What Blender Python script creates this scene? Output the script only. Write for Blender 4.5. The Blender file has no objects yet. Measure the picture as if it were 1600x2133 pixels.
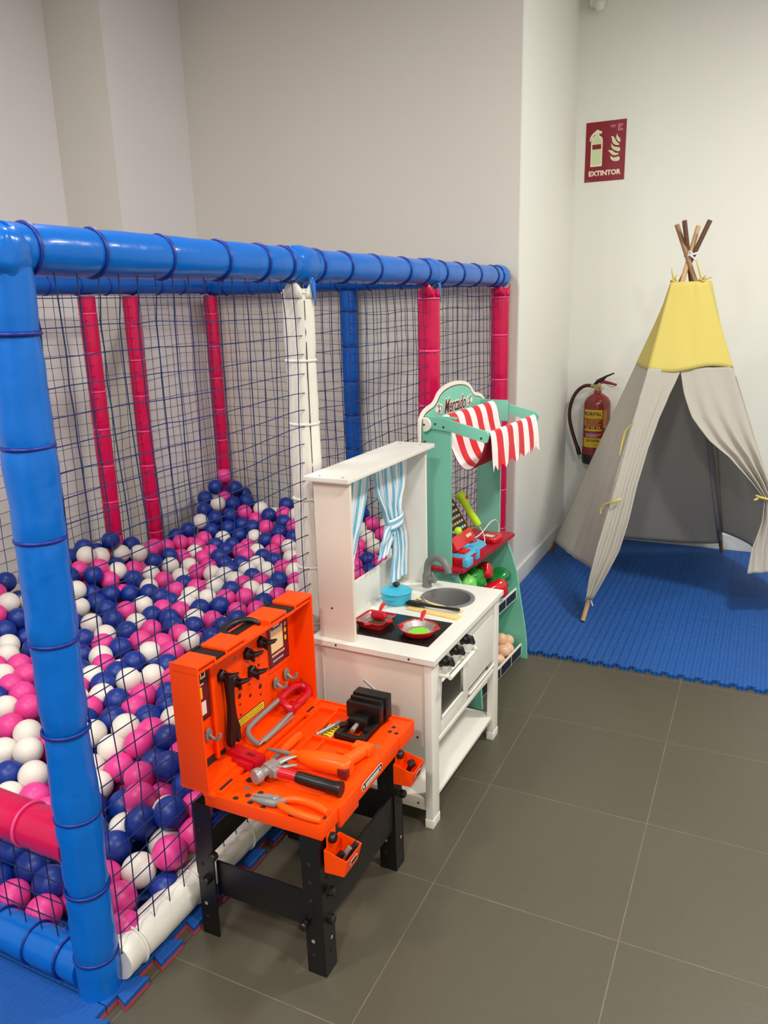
import bpy, bmesh, math, random
from math import sin, cos, pi, radians, sqrt
from mathutils import Matrix, Vector, noise

# ---------------------------------------------------------------- camera, light, exposure
scn = bpy.context.scene
col = scn.collection
cam_d = bpy.data.cameras.new('camera')
cam = bpy.data.objects.new('camera', cam_d)
col.objects.link(cam)
CAM_R = [(0.900836, 0.433435, -0.025093), (0.090107, -0.243187, -0.965785), (-0.424707, 0.867753, -0.258127)]            # camera right, down, forward axes in the room
CAM_P = Vector(((0.63563, -1.52514, 1.40363)))
r_, d_, f_ = [Vector(v) for v in CAM_R]
cm = Matrix(((r_.x, -d_.x, -f_.x, CAM_P.x), (r_.y, -d_.y, -f_.y, CAM_P.y), (r_.z, -d_.z, -f_.z, CAM_P.z), (0, 0, 0, 1)))
cam.matrix_world = cm
cam_d.sensor_fit = 'VERTICAL'
cam_d.sensor_height = 36.0
cam_d.lens = 1629.19 / 2133.0 * 36.0
cam_d.clip_start = 0.05
scn.camera = cam
scn.view_settings.view_transform = 'Standard'
scn.view_settings.look = 'None'
scn.view_settings.gamma = 1.0
scn.view_settings.use_curve_mapping = False
scn.view_settings.exposure = 0.13

world = bpy.data.worlds.new('world')
scn.world = world
world.use_nodes = True
world.node_tree.nodes['Background'].inputs[0].default_value = (0.8, 0.85, 0.9, 1)
world.node_tree.nodes['Background'].inputs[1].default_value = 0.05

def lamp(name, loc, size, power, colr=(1, 0.975, 0.92), spread=180):
    l = bpy.data.lights.new(name, 'AREA')
    l.shape = 'DISK'; l.size = size; l.energy = power; l.color = colr; l.spread = radians(spread)
    o = bpy.data.objects.new(name, l); o.location = loc
    col.objects.link(o)
    return o
# recessed ceiling lamps of the room (all above the frame)
LAMPS = [((1.45, -0.75, 2.93), .30, 40), ((1.35, 1.35, 2.93), .30, 46), ((-1.1, -1.9, 2.93), .30, 34),
         ((-1.0, 0.20, 2.93), .30, 17), ((0.5, -2.6, 2.93), .30, 58)]
for i, (p, s, w) in enumerate(LAMPS):
    lamp('ceiling_lamp', p, s, w)

# ---------------------------------------------------------------- materials
def lin(c):
    o = []
    for v in c[:3]:
        v /= 255.0
        o.append(v / 12.92 if v <= .04045 else ((v + .055) / 1.055) ** 2.4)
    return (*o, 1.0)
MATS = {}
def mat(name, c, rough=.5, metal=0., var=.06, scale=6., bump=0., bscale=60., coat=0., stretch=None, trans=0., spec=.5, sheen=0.):
    if name in MATS: return MATS[name]
    m = bpy.data.materials.new(name); m.use_nodes = True
    nt = m.node_tree; N = nt.nodes; L = nt.links
    b = N['Principled BSDF']
    b.inputs['Roughness'].default_value = rough
    b.inputs['Metallic'].default_value = metal
    b.inputs['Coat Weight'].default_value = coat
    b.inputs['Coat Roughness'].default_value = .08
    b.inputs['Specular IOR Level'].default_value = spec
    if sheen: b.inputs['Sheen Weight'].default_value = sheen
    base = lin(c)
    tc = N.new('ShaderNodeTexCoord')
    mp = N.new('ShaderNodeMapping'); L.new(tc.outputs['Object'], mp.inputs[0])
    if stretch: mp.inputs['Scale'].default_value = stretch
    nz = N.new('ShaderNodeTexNoise'); nz.inputs['Scale'].default_value = scale; nz.inputs['Detail'].default_value = 4
    L.new(mp.outputs[0], nz.inputs['Vector'])
    rp = N.new('ShaderNodeMapRange'); rp.inputs[3].default_value = 1 - var; rp.inputs[4].default_value = 1 + var
    L.new(nz.outputs['Fac'], rp.inputs[0])
    mx = N.new('ShaderNodeVectorMath'); mx.operation = 'SCALE'; mx.inputs[0].default_value = base[:3]
    L.new(rp.outputs[0], mx.inputs['Scale']); L.new(mx.outputs[0], b.inputs['Base Color'])
    if bump:
        n2 = N.new('ShaderNodeTexNoise'); n2.inputs['Scale'].default_value = bscale; n2.inputs['Detail'].default_value = 3
        L.new(mp.outputs[0], n2.inputs['Vector'])
        bp = N.new('ShaderNodeBump'); bp.inputs['Strength'].default_value = bump; bp.inputs['Distance'].default_value = .01
        L.new(n2.outputs['Fac'], bp.inputs['Height']); L.new(bp.outputs[0], b.inputs['Normal'])
    MATS[name] = m
    return m

def math_node(N, L, op, a, b=None, c=None):
    n = N.new('ShaderNodeMath'); n.operation = op
    for i, v in enumerate((a, b, c)):
        if v is None: continue
        if isinstance(v, (int, float)): n.inputs[i].default_value = v
        else: L.new(v, n.inputs[i])
    return n.outputs[0]

def floor_mat():
    m = mat('floor_tile', (80, 75, 62), rough=.42, var=.10, scale=2.2, bump=.05, bscale=120)
    nt = m.node_tree; N = nt.nodes; L = nt.links; b = N['Principled BSDF']
    tc = N.new('ShaderNodeTexCoord'); sp = N.new('ShaderNodeSeparateXYZ'); L.new(tc.outputs['Object'], sp.inputs[0])
    T = .45; fac = None
    cells = []
    for k in (0, 1):
        u = math_node(N, L, 'DIVIDE', sp.outputs[k], T)
        fr = math_node(N, L, 'PINGPONG', math_node(N, L, 'ADD', u, 100.0), .5)   # 0 at each joint
        d = math_node(N, L, 'MULTIPLY', fr, T)
        ln = math_node(N, L, 'LESS_THAN', d, .0011)
        fac = ln if fac is None else math_node(N, L, 'MAXIMUM', fac, ln)
        cells.append(math_node(N, L, 'FLOOR', u))
    # one faint tone per tile, fine mottling
    cb = N.new('ShaderNodeCombineXYZ'); L.new(cells[0], cb.inputs[0]); L.new(cells[1], cb.inputs[1])
    wn = N.new('ShaderNodeTexWhiteNoise'); wn.noise_dimensions = '2D'; L.new(cb.outputs[0], wn.inputs['Vector'])
    n3 = N.new('ShaderNodeTexNoise'); n3.inputs['Scale'].default_value = 38; n3.inputs['Detail'].default_value = 8; n3.inputs['Roughness'].default_value = .7
    L.new(tc.outputs['Object'], n3.inputs['Vector'])
    t = math_node(N, L, 'MULTIPLY_ADD', wn.outputs['Value'], .08, .88)
    t = math_node(N, L, 'MULTIPLY_ADD', n3.outputs['Fac'], .20, t)
    src = b.inputs['Base Color'].links[0].from_socket
    sc = N.new('ShaderNodeVectorMath'); sc.operation = 'SCALE'; L.new(src, sc.inputs[0]); L.new(t, sc.inputs['Scale'])
    n4 = N.new('ShaderNodeTexNoise'); n4.inputs['Scale'].default_value = 9; L.new(tc.outputs['Object'], n4.inputs['Vector'])
    gm = N.new('ShaderNodeMix'); gm.data_type = 'RGBA'; gm.inputs['A'].default_value = lin((70, 66, 56)); gm.inputs['B'].default_value = lin((138, 130, 112))
    L.new(n4.outputs['Fac'], gm.inputs['Factor'])
    mx = N.new('ShaderNodeMix'); mx.data_type = 'RGBA'
    L.new(fac, mx.inputs['Factor']); L.new(sc.outputs[0], mx.inputs['A']); L.new(gm.outputs['Result'], mx.inputs['B'])
    L.new(mx.outputs['Result'], b.inputs['Base Color'])
    return m

def mat_foam(name, c):
    m = mat(name, c, rough=.62, var=.08, scale=3)
    nt = m.node_tree; N = nt.nodes; L = nt.links; b = N['Principled BSDF']
    tc = N.new('ShaderNodeTexCoord'); sp = N.new('ShaderNodeSeparateXYZ'); L.new(tc.outputs['Object'], sp.inputs[0])
    u = math_node(N, L, 'DIVIDE', sp.outputs[0], .030)
    row = math_node(N, L, 'FLOOR', u)
    v = math_node(N, L, 'MULTIPLY_ADD', sp.outputs[1], 1 / .029, math_node(N, L, 'MULTIPLY', row, .5))
    w = math_node(N, L, 'SINE', math_node(N, L, 'MULTIPLY', u, 2 * pi))
    ph = math_node(N, L, 'MULTIPLY_ADD', v, 2 * pi, math_node(N, L, 'MULTIPLY', w, 1.3))
    hgt = math_node(N, L, 'ABSOLUTE', math_node(N, L, 'SINE', ph))
    bp = N.new('ShaderNodeBump'); bp.inputs['Strength'].default_value = .9; bp.inputs['Distance'].default_value = .006
    L.new(hgt, bp.inputs['Height']); L.new(bp.outputs[0], b.inputs['Normal'])
    return m

def stripe_mat(name, c1, c2, n, rough=.8, frac=.5, bands=None, back=None):
    # stripes along the U coordinate of the cloth
    m = bpy.data.materials.new(name); m.use_nodes = True
    nt = m.node_tree; N = nt.nodes; L = nt.links; b = N['Principled BSDF']
    b.inputs['Roughness'].default_value = rough
    b.inputs['Sheen Weight'].default_value = .15
    uv = N.new('ShaderNodeUVMap'); sp = N.new('ShaderNodeSeparateXYZ'); L.new(uv.outputs[0], sp.inputs[0])
    fr = math_node(N, L, 'FRACT', math_node(N, L, 'MULTIPLY', sp.outputs[0], n))
    lt = math_node(N, L, 'LESS_THAN', fr, frac)
    mx = N.new('ShaderNodeMix'); mx.data_type = 'RGBA'; mx.inputs['A'].default_value = lin(c1); mx.inputs['B'].default_value = lin(c2)
    L.new(lt, mx.inputs['Factor']); L.new(mx.outputs['Result'], b.inputs['Base Color'])
    n2 = N.new('ShaderNodeTexNoise'); n2.inputs['Scale'].default_value = 400
    bp = N.new('ShaderNodeBump'); bp.inputs['Strength'].default_value = .2; bp.inputs['Distance'].default_value = .002
    L.new(n2.outputs['Fac'], bp.inputs['Height']); L.new(bp.outputs[0], b.inputs['Normal'])
    MATS[name] = m
    return m

# ---------------------------------------------------------------- mesh builder and scene tree
INV = {}
class MB:
    def __init__(s, M=None):
        s.bm = bmesh.new(); s.M = M or Matrix(); s.uv = None
        s.mi = 0; s.mats = []
    def use(s, m):
        if m not in s.mats: s.mats.append(m)
        s.mi = s.mats.index(m); return s
    def v(s, p): return s.bm.verts.new(s.M @ Vector(p))
    def f(s, vs):
        try:
            f = s.bm.faces.new(vs); f.material_index = s.mi; f.smooth = True; return f
        except ValueError: return None
    def box(s, x0, x1, y0, y1, z0, z1, bev=0., L=None):
        L = L or Matrix()
        s.nb = (getattr(s, 'nb', 0) + 1) % 16; e = s.nb * 3e-5      # keeps neighbouring faces from being exactly coplanar
        x0 -= e; x1 += e; y0 -= e; y1 += e; z0 -= e; z1 += e
        b2 = bmesh.new()
        bmesh.ops.create_cube(b2, size=1)
        for v in b2.verts:
            v.co = Vector(((x0 + x1) / 2 + v.co.x * (x1 - x0), (y0 + y1) / 2 + v.co.y * (y1 - y0), (z0 + z1) / 2 + v.co.z * (z1 - z0)))
        if bev: bmesh.ops.bevel(b2, geom=list(b2.edges), offset=bev, segments=2, profile=.6, affect='EDGES')
        s.merge(b2, L); return s
    def merge(s, b2, L=None):
        L = L or Matrix(); mp = {}
        for v in b2.verts: mp[v] = s.v(L @ v.co)
        for f in b2.faces: s.f([mp[v] for v in f.verts])
        b2.free()
    def tube(s, pts, r, n=12, caps=True, closed=False, flat=1.0):
        pts = [Vector(p) for p in pts]; k = len(pts)
        rs = list(r) if isinstance(r, (list, tuple)) else [r] * k
        if len(rs) != k:      # spread the given radii along the path
            m0 = len(rs) - 1; rs2 = []
            for i in range(k):
                t = i / (k - 1) * m0; a = min(int(t), m0 - 1); rs2.append(rs[a] + (rs[a + 1] - rs[a]) * (t - a))
            rs = rs2
        rings = []; up = None
        for i, p in enumerate(pts):
            if closed: t = (pts[(i + 1) % k] - pts[i - 1])
            else: t = pts[min(i + 1, k - 1)] - pts[max(i - 1, 0)]
            t.normalize()
            if up is None:
                up = Vector((0, 0, 1)) if abs(t.z) < .9 else Vector((1, 0, 0))
            a = (up - t * up.dot(t)).normalized(); b = t.cross(a); up = a
            rings.append([s.v(p + (a * cos(2 * pi * j / n) * flat + b * sin(2 * pi * j / n)) * rs[i]) for j in range(n)])
        m = k if closed else k - 1
        for i in range(m):
            A, B = rings[i], rings[(i + 1) % k]
            for j in range(n): s.f([A[j], A[(j + 1) % n], B[(j + 1) % n], B[j]])
        if caps and not closed: s.f(rings[0][::-1]); s.f(rings[-1])
        return s
    def lathe(s, prof, L=None, n=24, arc=1.0):
        L = L or Matrix(); rings = []
        for r, z in prof:
            if r < 1e-6: rings.append([s.v(L @ Vector((0, 0, z)))] * n)
            else: rings.append([s.v(L @ Vector((r * cos(2 * pi * j / n), r * sin(2 * pi * j / n), z))) for j in range(n)])
        for i in range(len(rings) - 1):
            A, B = rings[i], rings[i + 1]
            for j in range(n):
                q = [A[j], A[(j + 1) % n], B[(j + 1) % n], B[j]]
                u = []
                for x in q:
                    if x not in u: u.append(x)
                if len(u) > 2: s.f(u)
        return s
    def prism(s, pts, z0, z1, L=None):
        L = L or Matrix()
        A = [s.v(L @ Vector((x, y, z0))) for x, y in pts]; B = [s.v(L @ Vector((x, y, z1))) for x, y in pts]
        s.f(A[::-1]); s.f(B)
        for i in range(len(pts)):
            j = (i + 1) % len(pts); s.f([A[i], A[j], B[j], B[i]])
        return s
    def sphere(s, c, r, n=20, m=12, sc=(1, 1, 1), L=None):
        L = L or Matrix()
        c = Vector(c)
        S = Matrix.Translation(c) @ L @ Matrix.Diagonal((r * sc[0], r * sc[1], r * sc[2], 1))
        return s.lathe([(sin(pi * i / m) if 0 < i < m else 0, -cos(pi * i / m)) for i in range(m + 1)], S, n)
    def grid(s, fn, nu, nv, uvs=True, close=False):
        if uvs and s.uv is None: s.uv = s.bm.loops.layers.uv.new('UVMap')
        V = [[s.v(fn(i / nu, j / nv)) for j in range(nv + 1)] for i in range(nu + 1)]
        for i in range(nu):
            for j in range(nv):
                f = s.f([V[i][j], V[i + 1][j], V[i + 1][j + 1], V[i][j + 1]])
                if f and uvs:
                    for lp, (a, b) in zip(f.loops, ((i, j), (i + 1, j), (i + 1, j + 1), (i, j + 1))):
                        lp[s.uv].uv = (a / nu, b / nv)
        return s
    def text(s, body, size, L, ext=.0008, bold=0., align='CENTER', shear=0., fn=None, sx=1.):
        c = bpy.data.curves.new('t', 'FONT'); c.body = body; c.size = size; c.align_x = align; c.align_y = 'CENTER'
        c.extrude = ext; c.offset = bold; c.shear = shear; c.resolution_u = 3
        o = bpy.data.objects.new('t', c); col.objects.link(o)
        bpy.context.view_layer.update()
        me = bpy.data.meshes.new_from_object(o.evaluated_get(bpy.context.evaluated_depsgraph_get()))
        mp = []
        for v in me.vertices:
            p = Vector((v.co.x * sx, v.co.y, v.co.z))
            if fn: p = fn(p)
            mp.append(s.v(L @ p))
        for p in me.polygons: s.f([mp[i] for i in p.vertices])
        bpy.data.objects.remove(o); bpy.data.curves.remove(c); bpy.data.meshes.remove(me)
        return s
    def build(s, name, m=None, parent=None, label=None, sharp=38, solid=0., mod=None):
        if m is not None:
            ms = [m] + [x for x in s.mats if x is not m] if not s.mats else s.mats
        else: ms = s.mats
        inv = INV.get(parent.name, Matrix()) if parent else None
        if inv is not None: s.bm.transform(inv)
        bmesh.ops.recalc_face_normals(s.bm, faces=list(s.bm.faces))
        me = bpy.data.meshes.new(name); s.bm.to_mesh(me); s.bm.free()
        for x in ms: me.materials.append(x)
        me.set_sharp_from_angle(angle=radians(sharp))
        o = bpy.data.objects.new(name, me); col.objects.link(o)
        if parent:
            o.parent = parent; INV[o.name] = INV.get(parent.name, Matrix())
        else: INV[o.name] = Matrix()
        if solid:
            md = o.modifiers.new('solid', 'SOLIDIFY'); md.thickness = solid; md.offset = 0
        if label: o['label'] = label
        return o

def thing(name, label, cat, loc, rz=0., group=None):
    o = bpy.data.objects.new(name, None); col.objects.link(o)
    o.empty_display_size = .05
    o.location = loc; o.rotation_euler = (0, 0, rz)
    o['label'] = label; o['category'] = cat
    if group: o['group'] = group
    INV[o.name] = (Matrix.Translation(loc) @ Matrix.Rotation(rz, 4, 'Z')).inverted()
    return o
def tag(o, label, cat, group=None, kind=None):
    o['label'] = label; o['category'] = cat
    if group: o['group'] = group
    if kind: o['kind'] = kind
    return o
def rebase(o, loc):
    # give a single-mesh thing its own origin
    o.data.transform(Matrix.Translation(-Vector(loc))); o.location = loc
    return o
def struct(name, mb, m=None):
    o = mb.build(name, m); o['kind'] = 'structure'; return o
def frame(ox, oy, deg, oz=0.):
    # local x runs along the toy's width (towards the back of the room), local y from its front to its back
    return Matrix.Translation((ox, oy, oz)) @ Matrix.Rotation(radians(90 - deg), 4, 'Z')
def RX(a): return Matrix.Rotation(radians(a), 4, 'X')
def RY(a): return Matrix.Rotation(radians(a), 4, 'Y')
def RZ(a): return Matrix.Rotation(radians(a), 4, 'Z')
def T(x, y, z): return Matrix.Translation((x, y, z))
def rod(mb, a, b, r, n=10, flat=1.): return mb.tube([a, b], r, n, flat=flat)
def smooth(pts, it=2):
    pts = [Vector(p) for p in pts]
    for _ in range(it):
        q = [pts[0]]
        for a, b in zip(pts, pts[1:]): q += [a * .75 + b * .25, a * .25 + b * .75]
        q.append(pts[-1]); pts = q
    return pts
def nz(x, y=0., z=0.): return noise.noise(Vector((x, y, z)))

# ---------------------------------------------------------------- the room
M_wall = mat('wall_paint', (213, 209, 200), rough=.85, var=.012, scale=1.5, bump=.03, bscale=200)
M_wall2 = mat('wall_paint_white', (235, 235, 228), rough=.85, var=.012, scale=1.5, bump=.03, bscale=200)
M_wall3 = mat('wall_side_shading', (222, 218, 218), rough=.85, var=.012, scale=1.5, bump=.03, bscale=200)  # copy for walls facing right: their cooler shading put into the colour
M_ceil = mat('ceiling_paint', (235, 233, 228), rough=.9, var=.01)
M_base = mat('skirting', (214, 214, 212), rough=.4, var=.02)
H = 3.0
struct('floor', MB().box(-3.2, 3.0, -4.0, 3.3, -.1, 0), floor_mat())
struct('ceiling', MB().box(-3.2, 3.0, -4.0, 3.3, H, H + .1), M_ceil)
struct('wall_back_left', MB().box(-2.2, -.416, 2.06, 2.2, 0, H), M_wall)
struct('wall_recess', MB().box(-.4155, -.408, 2.0603, 3.1, 0, H), M_wall2)
struct('wall_back', MB().box(-.4158, 3.0, 3.1, 3.25, 0, H), M_wall2)
struct('wall_left_inner', MB().box(-2.45, -2.2, 1.506, 2.2, 0, H), M_wall3)
struct('wall_left_step', MB().box(-2.60, -2.2, 1.498, 1.5055, 0, H), M_wall)
struct('wall_left', MB().box(-2.70, -2.54, -4.0, 1.5, 0, H), M_wall3)
struct('wall_right', MB().box(2.9, 3.0, -4.0, 3.1, 0, H), M_wall2)
struct('wall_front', MB().box(-2.7, 3.0, -4.1, -4.0, 0, H), M_wall)
def skirting(name, x0, x1, y0, y1, bx):
    struct(name, MB().box(x0, x1, y0, y1, 0, .098, .004), M_base)
skirting('baseboard_recess', -.409, -.396, 2.06, 3.1, 0)
skirting('baseboard_back', -.396, 2.9, 3.086, 3.102, 0)
# ---------------------------------------------------------------- foam floor mats
M_matblue = mat_foam('foam_blue', (10, 86, 168))
M_matred = mat('foam_red', (196, 62, 70), rough=.7, var=.05)
M_matblue2 = mat('foam_blue_fine', (10, 80, 160), rough=.6, var=.06, bump=.35, bscale=260, stretch=(1, .12, 1))
def teeth(a, b, n, t):
    # dovetail edge from a to b, teeth sticking out to the right of the direction
    a = Vector(a); b = Vector(b); d = (b - a) / n; o = Vector((d.y, -d.x)).normalized() * t
    out = []
    for k in range(n):
        p = a + d * k
        out += [p, p + d * .27, p + d * .17 + o, p + d * .83 + o, p + d * .73]
    return out
def mat_tile(x0, x1, y0, y1, z, h, front=None, right=None, n=10, t=.016):
    pts = []
    pts += teeth((x0, y0), (x1, y0), n, t) if front else [Vector((x0, y0))]
    pts += teeth((x1, y0), (x1, y1), right, t * 1.9) if right else [Vector((x1, y0))]
    pts += [Vector((x1, y1)), Vector((x0, y1))]
    return [(p.x, p.y) for p in pts]
nmat = 0
cols4 = [(-.392, .2088), (.2090, .8088), (.8090, 1.408)]
rows = [(1.372, 1.970), (1.9712, 2.570), (2.5705, 3.080)]
rown = ['front row', 'middle row', 'back row']
coln = ['beside the white skirting', 'below the middle of the play tent', 'right below the tent flap']
for j, (y0, y1) in enumerate(rows):
    for i, (x0, x1) in enumerate(cols4):
        mb = MB().prism(mat_tile(x0, x1, y0 + (.016 if j == 0 else 0), y1, 0, .014, front=(j == 0)), 0, .014)
        o = mb.build('foam_mat', M_matblue); rebase(o, (x0, y0, 0))
        tag(o, 'blue foam jigsaw mat %s, %s' % (coln[i], rown[j]), 'mat', 'blue jigsaw mats under the play tent')
pit_rows = [(-1.62, -.625, 'in front of the pit entrance'), (-.622, .375, 'under the near corner of the ball pit'), (.378, 1.375, 'under the pit behind the toy kitchen'), (1.378, 2.05, 'under the far end of the ball pit')]
for y0, y1, nm in pit_rows:
    pts = mat_tile(-1.45, -.472, y0, y1, 0, 0, right=round((y1 - y0) / .105))
    mb = MB(); mb.use(M_matblue2).prism(pts, .009, .020); mb.use(M_matred).prism([(x - .0005, y) for x, y in pts], .0, .0095)
    o = mb.build('foam_mat'); rebase(o, (-1., y0, 0))
    tag(o, 'blue and red reversible foam mat %s' % nm, 'mat', 'blue and red mats under the ball pit')

# ---------------------------------------------------------------- ball pit frame
M_pblue = mat('vinyl_blue', (0, 100, 194), rough=.28, var=.05, scale=3, bump=.40, bscale=13, coat=.18, spec=.25)
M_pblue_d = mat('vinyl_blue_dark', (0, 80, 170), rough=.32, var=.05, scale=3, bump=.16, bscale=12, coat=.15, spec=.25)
M_ppink = mat('vinyl_pink', (200, 6, 74), rough=.28, var=.05, scale=3, bump=.40, bscale=12, coat=.25, spec=.25)
M_pwhite = mat('vinyl_white', (228, 224, 214), rough=.4, var=.03, scale=3, bump=.12, bscale=14)
M_tieb = mat('tie_blue', (4, 36, 130), rough=.4, var=.03)
M_tiep = mat('tie_pink', (226, 70, 130), rough=.4, var=.03)
M_tiew = mat('tie_white', (222, 218, 208), rough=.45, var=.03)
M_net = mat('net_cord', (8, 32, 84), rough=.7, var=.12, scale=40)
M_steel = mat('steel', (160, 160, 160), rough=.35, metal=.8, var=.05)
pit = thing('ball_pit_frame', 'padded ball pit frame of blue, pink and white tubes with blue netting', 'ball pit', (-.5, -.59, 0))
R = .0415
tie_cache = {}
def padded(name, p0, p1, m, tm, ties, R=R, n=24, label=None, wrinkle=.0012, seed=0):
    p0 = Vector(p0); p1 = Vector(p1); L = (p1 - p0).length; d = (p1 - p0) / L
    ts = sorted(set([0, L] + [round(L * k / max(1, int(L / .022)), 4) for k in range(int(L / .022) + 1)] + [t + e for t in ties for e in (-.007, 0, .007) if 0 < t + e < L]))
    pts = [p0 + d * t for t in ts]
    rs = []
    for t in ts:
        dip = sum(math.exp(-((t - q) / .010) ** 2) for q in ties)
        rs.append(R * (1 - .055 * min(1, dip)) + wrinkle * nz(t * 9 + seed, seed * 3.1))
    mb = MB(); mb.tube(pts, rs, n)
    # fine creases
    for v in mb.bm.verts:
        q = v.co
        a = nz(q.x * 30 + seed, q.y * 30, q.z * 30)
        ax = p0 + d * (q - p0).dot(d)
        if (q - ax).length > 1e-4: v.co = q + (q - ax).normalized() * a * wrinkle * .7
    o = mb.build(name, m, pit, label=label, sharp=60)
    for t in ties:
        key = (round(R, 4), tm.name, tuple(round(x, 2) for x in d))
        c = p0 + d * t
        if key not in tie_cache:
            a = d.orthogonal().normalized(); b = d.cross(a)
            rb = MB()
            rr = R * .985
            rb.tube([Vector(rr * (a * cos(2 * pi * k / 28) + b * sin(2 * pi * k / 28))) for k in range(28)], .0034, 6, closed=True, flat=1.25)
            tie_cache[key] = None
            bm = rb.bm; me = bpy.data.meshes.new('cable_tie'); bmesh.ops.recalc_face_normals(bm, faces=list(bm.faces)); bm.to_mesh(me); bm.free(); me.materials.append(tm)
            me.shade_smooth()
            tie_cache[key] = me
        r = bpy.data.objects.new('cable_tie', tie_cache[key]); col.objects.link(r); r.parent = o
        r.location = INV[o.name] @ c
    return o
ZB = 1.505
FX = -.50
YA, YZ = -.59, 1.99
tb = [y - YA for y in (-.547, -.401, -.219, -.034, .121, .229, .382, .536, .723, .94, 1.104, 1.264, 1.44, 1.637, 1.857)]
padded('top_beam', (FX, YA, ZB), (FX + .02, YZ, ZB), M_pblue, M_tieb, tb, R=.043, seed=1)
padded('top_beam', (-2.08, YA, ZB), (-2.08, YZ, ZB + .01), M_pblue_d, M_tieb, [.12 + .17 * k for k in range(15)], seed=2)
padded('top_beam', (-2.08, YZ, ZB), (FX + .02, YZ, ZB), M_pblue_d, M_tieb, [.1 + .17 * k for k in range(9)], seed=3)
padded('top_beam', (-2.08, YA, ZB), (FX, YA, ZB), M_pblue, M_tieb, [.1 + .17 * k for k in range(9)], R=.043, seed=4)
pz = [.109, .274, .445, .633, .818, 1.014, 1.18, 1.37]
P0 = padded('post', (FX - .02, YA, .02), (FX, YA, ZB - .03), M_pblue, M_tieb, [z - .02 for z in pz], R=.044, seed=5, wrinkle=.0038, n=40)
padded('post', (FX, .31, .05), (FX, .31, ZB - .06), M_pwhite, M_tiew, [.12, .30, .46, .63, .83, 1.04, 1.21, 1.385], seed=6, label='white padded post', wrinkle=.002)
padded('post', (FX, 1.19, .05), (FX + .01, 1.19, ZB - .06), M_ppink, M_tiep, [.2, .4, .6, .8, .98, 1.18, 1.365], seed=7, label='pink padded post')
padded('post', (FX + .025, YZ, .05), (FX + .025, YZ, ZB - .05), M_ppink, M_tiep, [.1, .29, .48, .685, .86, 1.00, 1.20, 1.365], seed=8, label='pink padded post')
padded('post', (-2.08, 1.11, .05), (-2.08, 1.11, ZB - .04), M_ppink, M_tiep, [.15 + .17 * k for k in range(8)], R=.038, seed=9, label='pink padded post')
padded('post', (-2.08, 1.38, .05), (-2.08, 1.38, ZB - .04), M_ppink, M_tiep, [.1 + .17 * k for k in range(8)], R=.038, seed=10, label='pink padded post')
padded('post', (-2.075, YZ - .02, .05), (-2.075, YZ - .02, ZB - .04), M_ppink, M_tiep, [.13 + .17 * k for k in range(8)], R=.038, seed=11, label='pink padded post')
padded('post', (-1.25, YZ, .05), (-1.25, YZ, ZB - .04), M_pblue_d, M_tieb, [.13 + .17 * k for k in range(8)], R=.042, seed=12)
padded('post', (-2.08, .2, .05), (-2.08, .2, ZB - .04), M_ppink, M_tiep, [.13 + .17 * k for k in range(8)], R=.038, seed=13, label='pink padded post')
padded('post', (-2.08, YA, .02), (-2.08, YA, ZB - .04), M_pblue, M_tieb, [.13 + .17 * k for k in range(8)], seed=14)
padded('floor_roll', (FX, YA + .03, .065), (FX, YZ - .03, .065), M_pwhite, M_tiew, [.05, .24, .45, .66, .87, 1.1, 1.3, 1.5, 1.75, 2.0, 2.3], R=.045, seed=15, label='white padded floor roll', wrinkle=.002)
padded('floor_roll', (-2.08, YA, .062), (FX - .05, YA, .062), M_pblue, M_tieb, [1.38, 1.475, 1.27, 1.1, .9, .7, .5, .3], R=.043, seed=16)
padded('cross_bar', (-2.08, YA, .385), (FX - .03, YA, .375), M_ppink, M_tiep, [1.42, 1.2, 1.0, .8, .6, .4], R=.045, seed=17, label='pink padded cross bar', wrinkle=.002)
# sleeves and torn flaps where the blue cover meets the posts, bare steel showing in the notches
def sleeve(y, x, L, seed, fl=True):
    mb = MB()
    n = 28; rings = []
    k = 9
    for i in range(k):
        t = -L / 2 + L * i / (k - 1)
        rings.append([mb.v((x + (.0455 + .004 * sin(pi * i / (k - 1)) + .003 * nz(i * 1.3 + seed, j * .7, seed)) * cos(2 * pi * j / n), y + t, ZB + (.0455 + .004 * sin(pi * i / (k - 1)) + .003 * nz(i * .9, j * .8, seed)) * sin(2 * pi * j / n))) for j in range(n)])
    for i in range(k - 1):
        for j in range(n): mb.f([rings[i][j], rings[i + 1][j], rings[i + 1][(j + 1) % n], rings[i][(j + 1) % n]])
    if fl:   # pointed tongue hanging over the post
        rr = .0455
        m = 7
        for a0, a1, z0, z1 in ((-.35, .75, ZB - .035, ZB - .105),):
            g = [[mb.v((x + rr * cos(a0 + (a1 - a0) * (.5 + (i / m - .5) * (1 - t * .96))), y + rr * sin(a0 + (a1 - a0) * (.5 + (i / m - .5) * (1 - t * .96))), z0 + (z1 - z0) * t)) for t in (0, .25, .5, .75, 1)] for i in range(m + 1)]
            for i in range(m):
                for j in range(4): mb.f([g[i][j], g[i + 1][j], g[i + 1][j + 1], g[i][j + 1]])
    return mb
sleeve(.31, FX + .003, .10, 3).build('joint_sleeve', M_pblue, pit, solid=.0015)
sleeve(1.19, FX + .008, .08, 5).build('joint_sleeve', M_pblue, pit, solid=.0015)
sleeve(YZ - .02, FX + .02, .09, 8, False).build('joint_sleeve', M_pblue, pit, solid=.0015)
mb = MB()   # crumpled elbow cover at the near corner
mb.sphere((FX + .002, YA - .01, ZB - .01), .051, 40, 26)
for v in mb.bm.verts:
    q = v.co; v.co = q + Vector((q - Vector((FX, YA, ZB)))).normalized() * .008 * nz(q.x * 45, q.y * 60, q.z * 38)
mb.build('corner_cover', M_pblue, pit, sharp=80)
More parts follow.
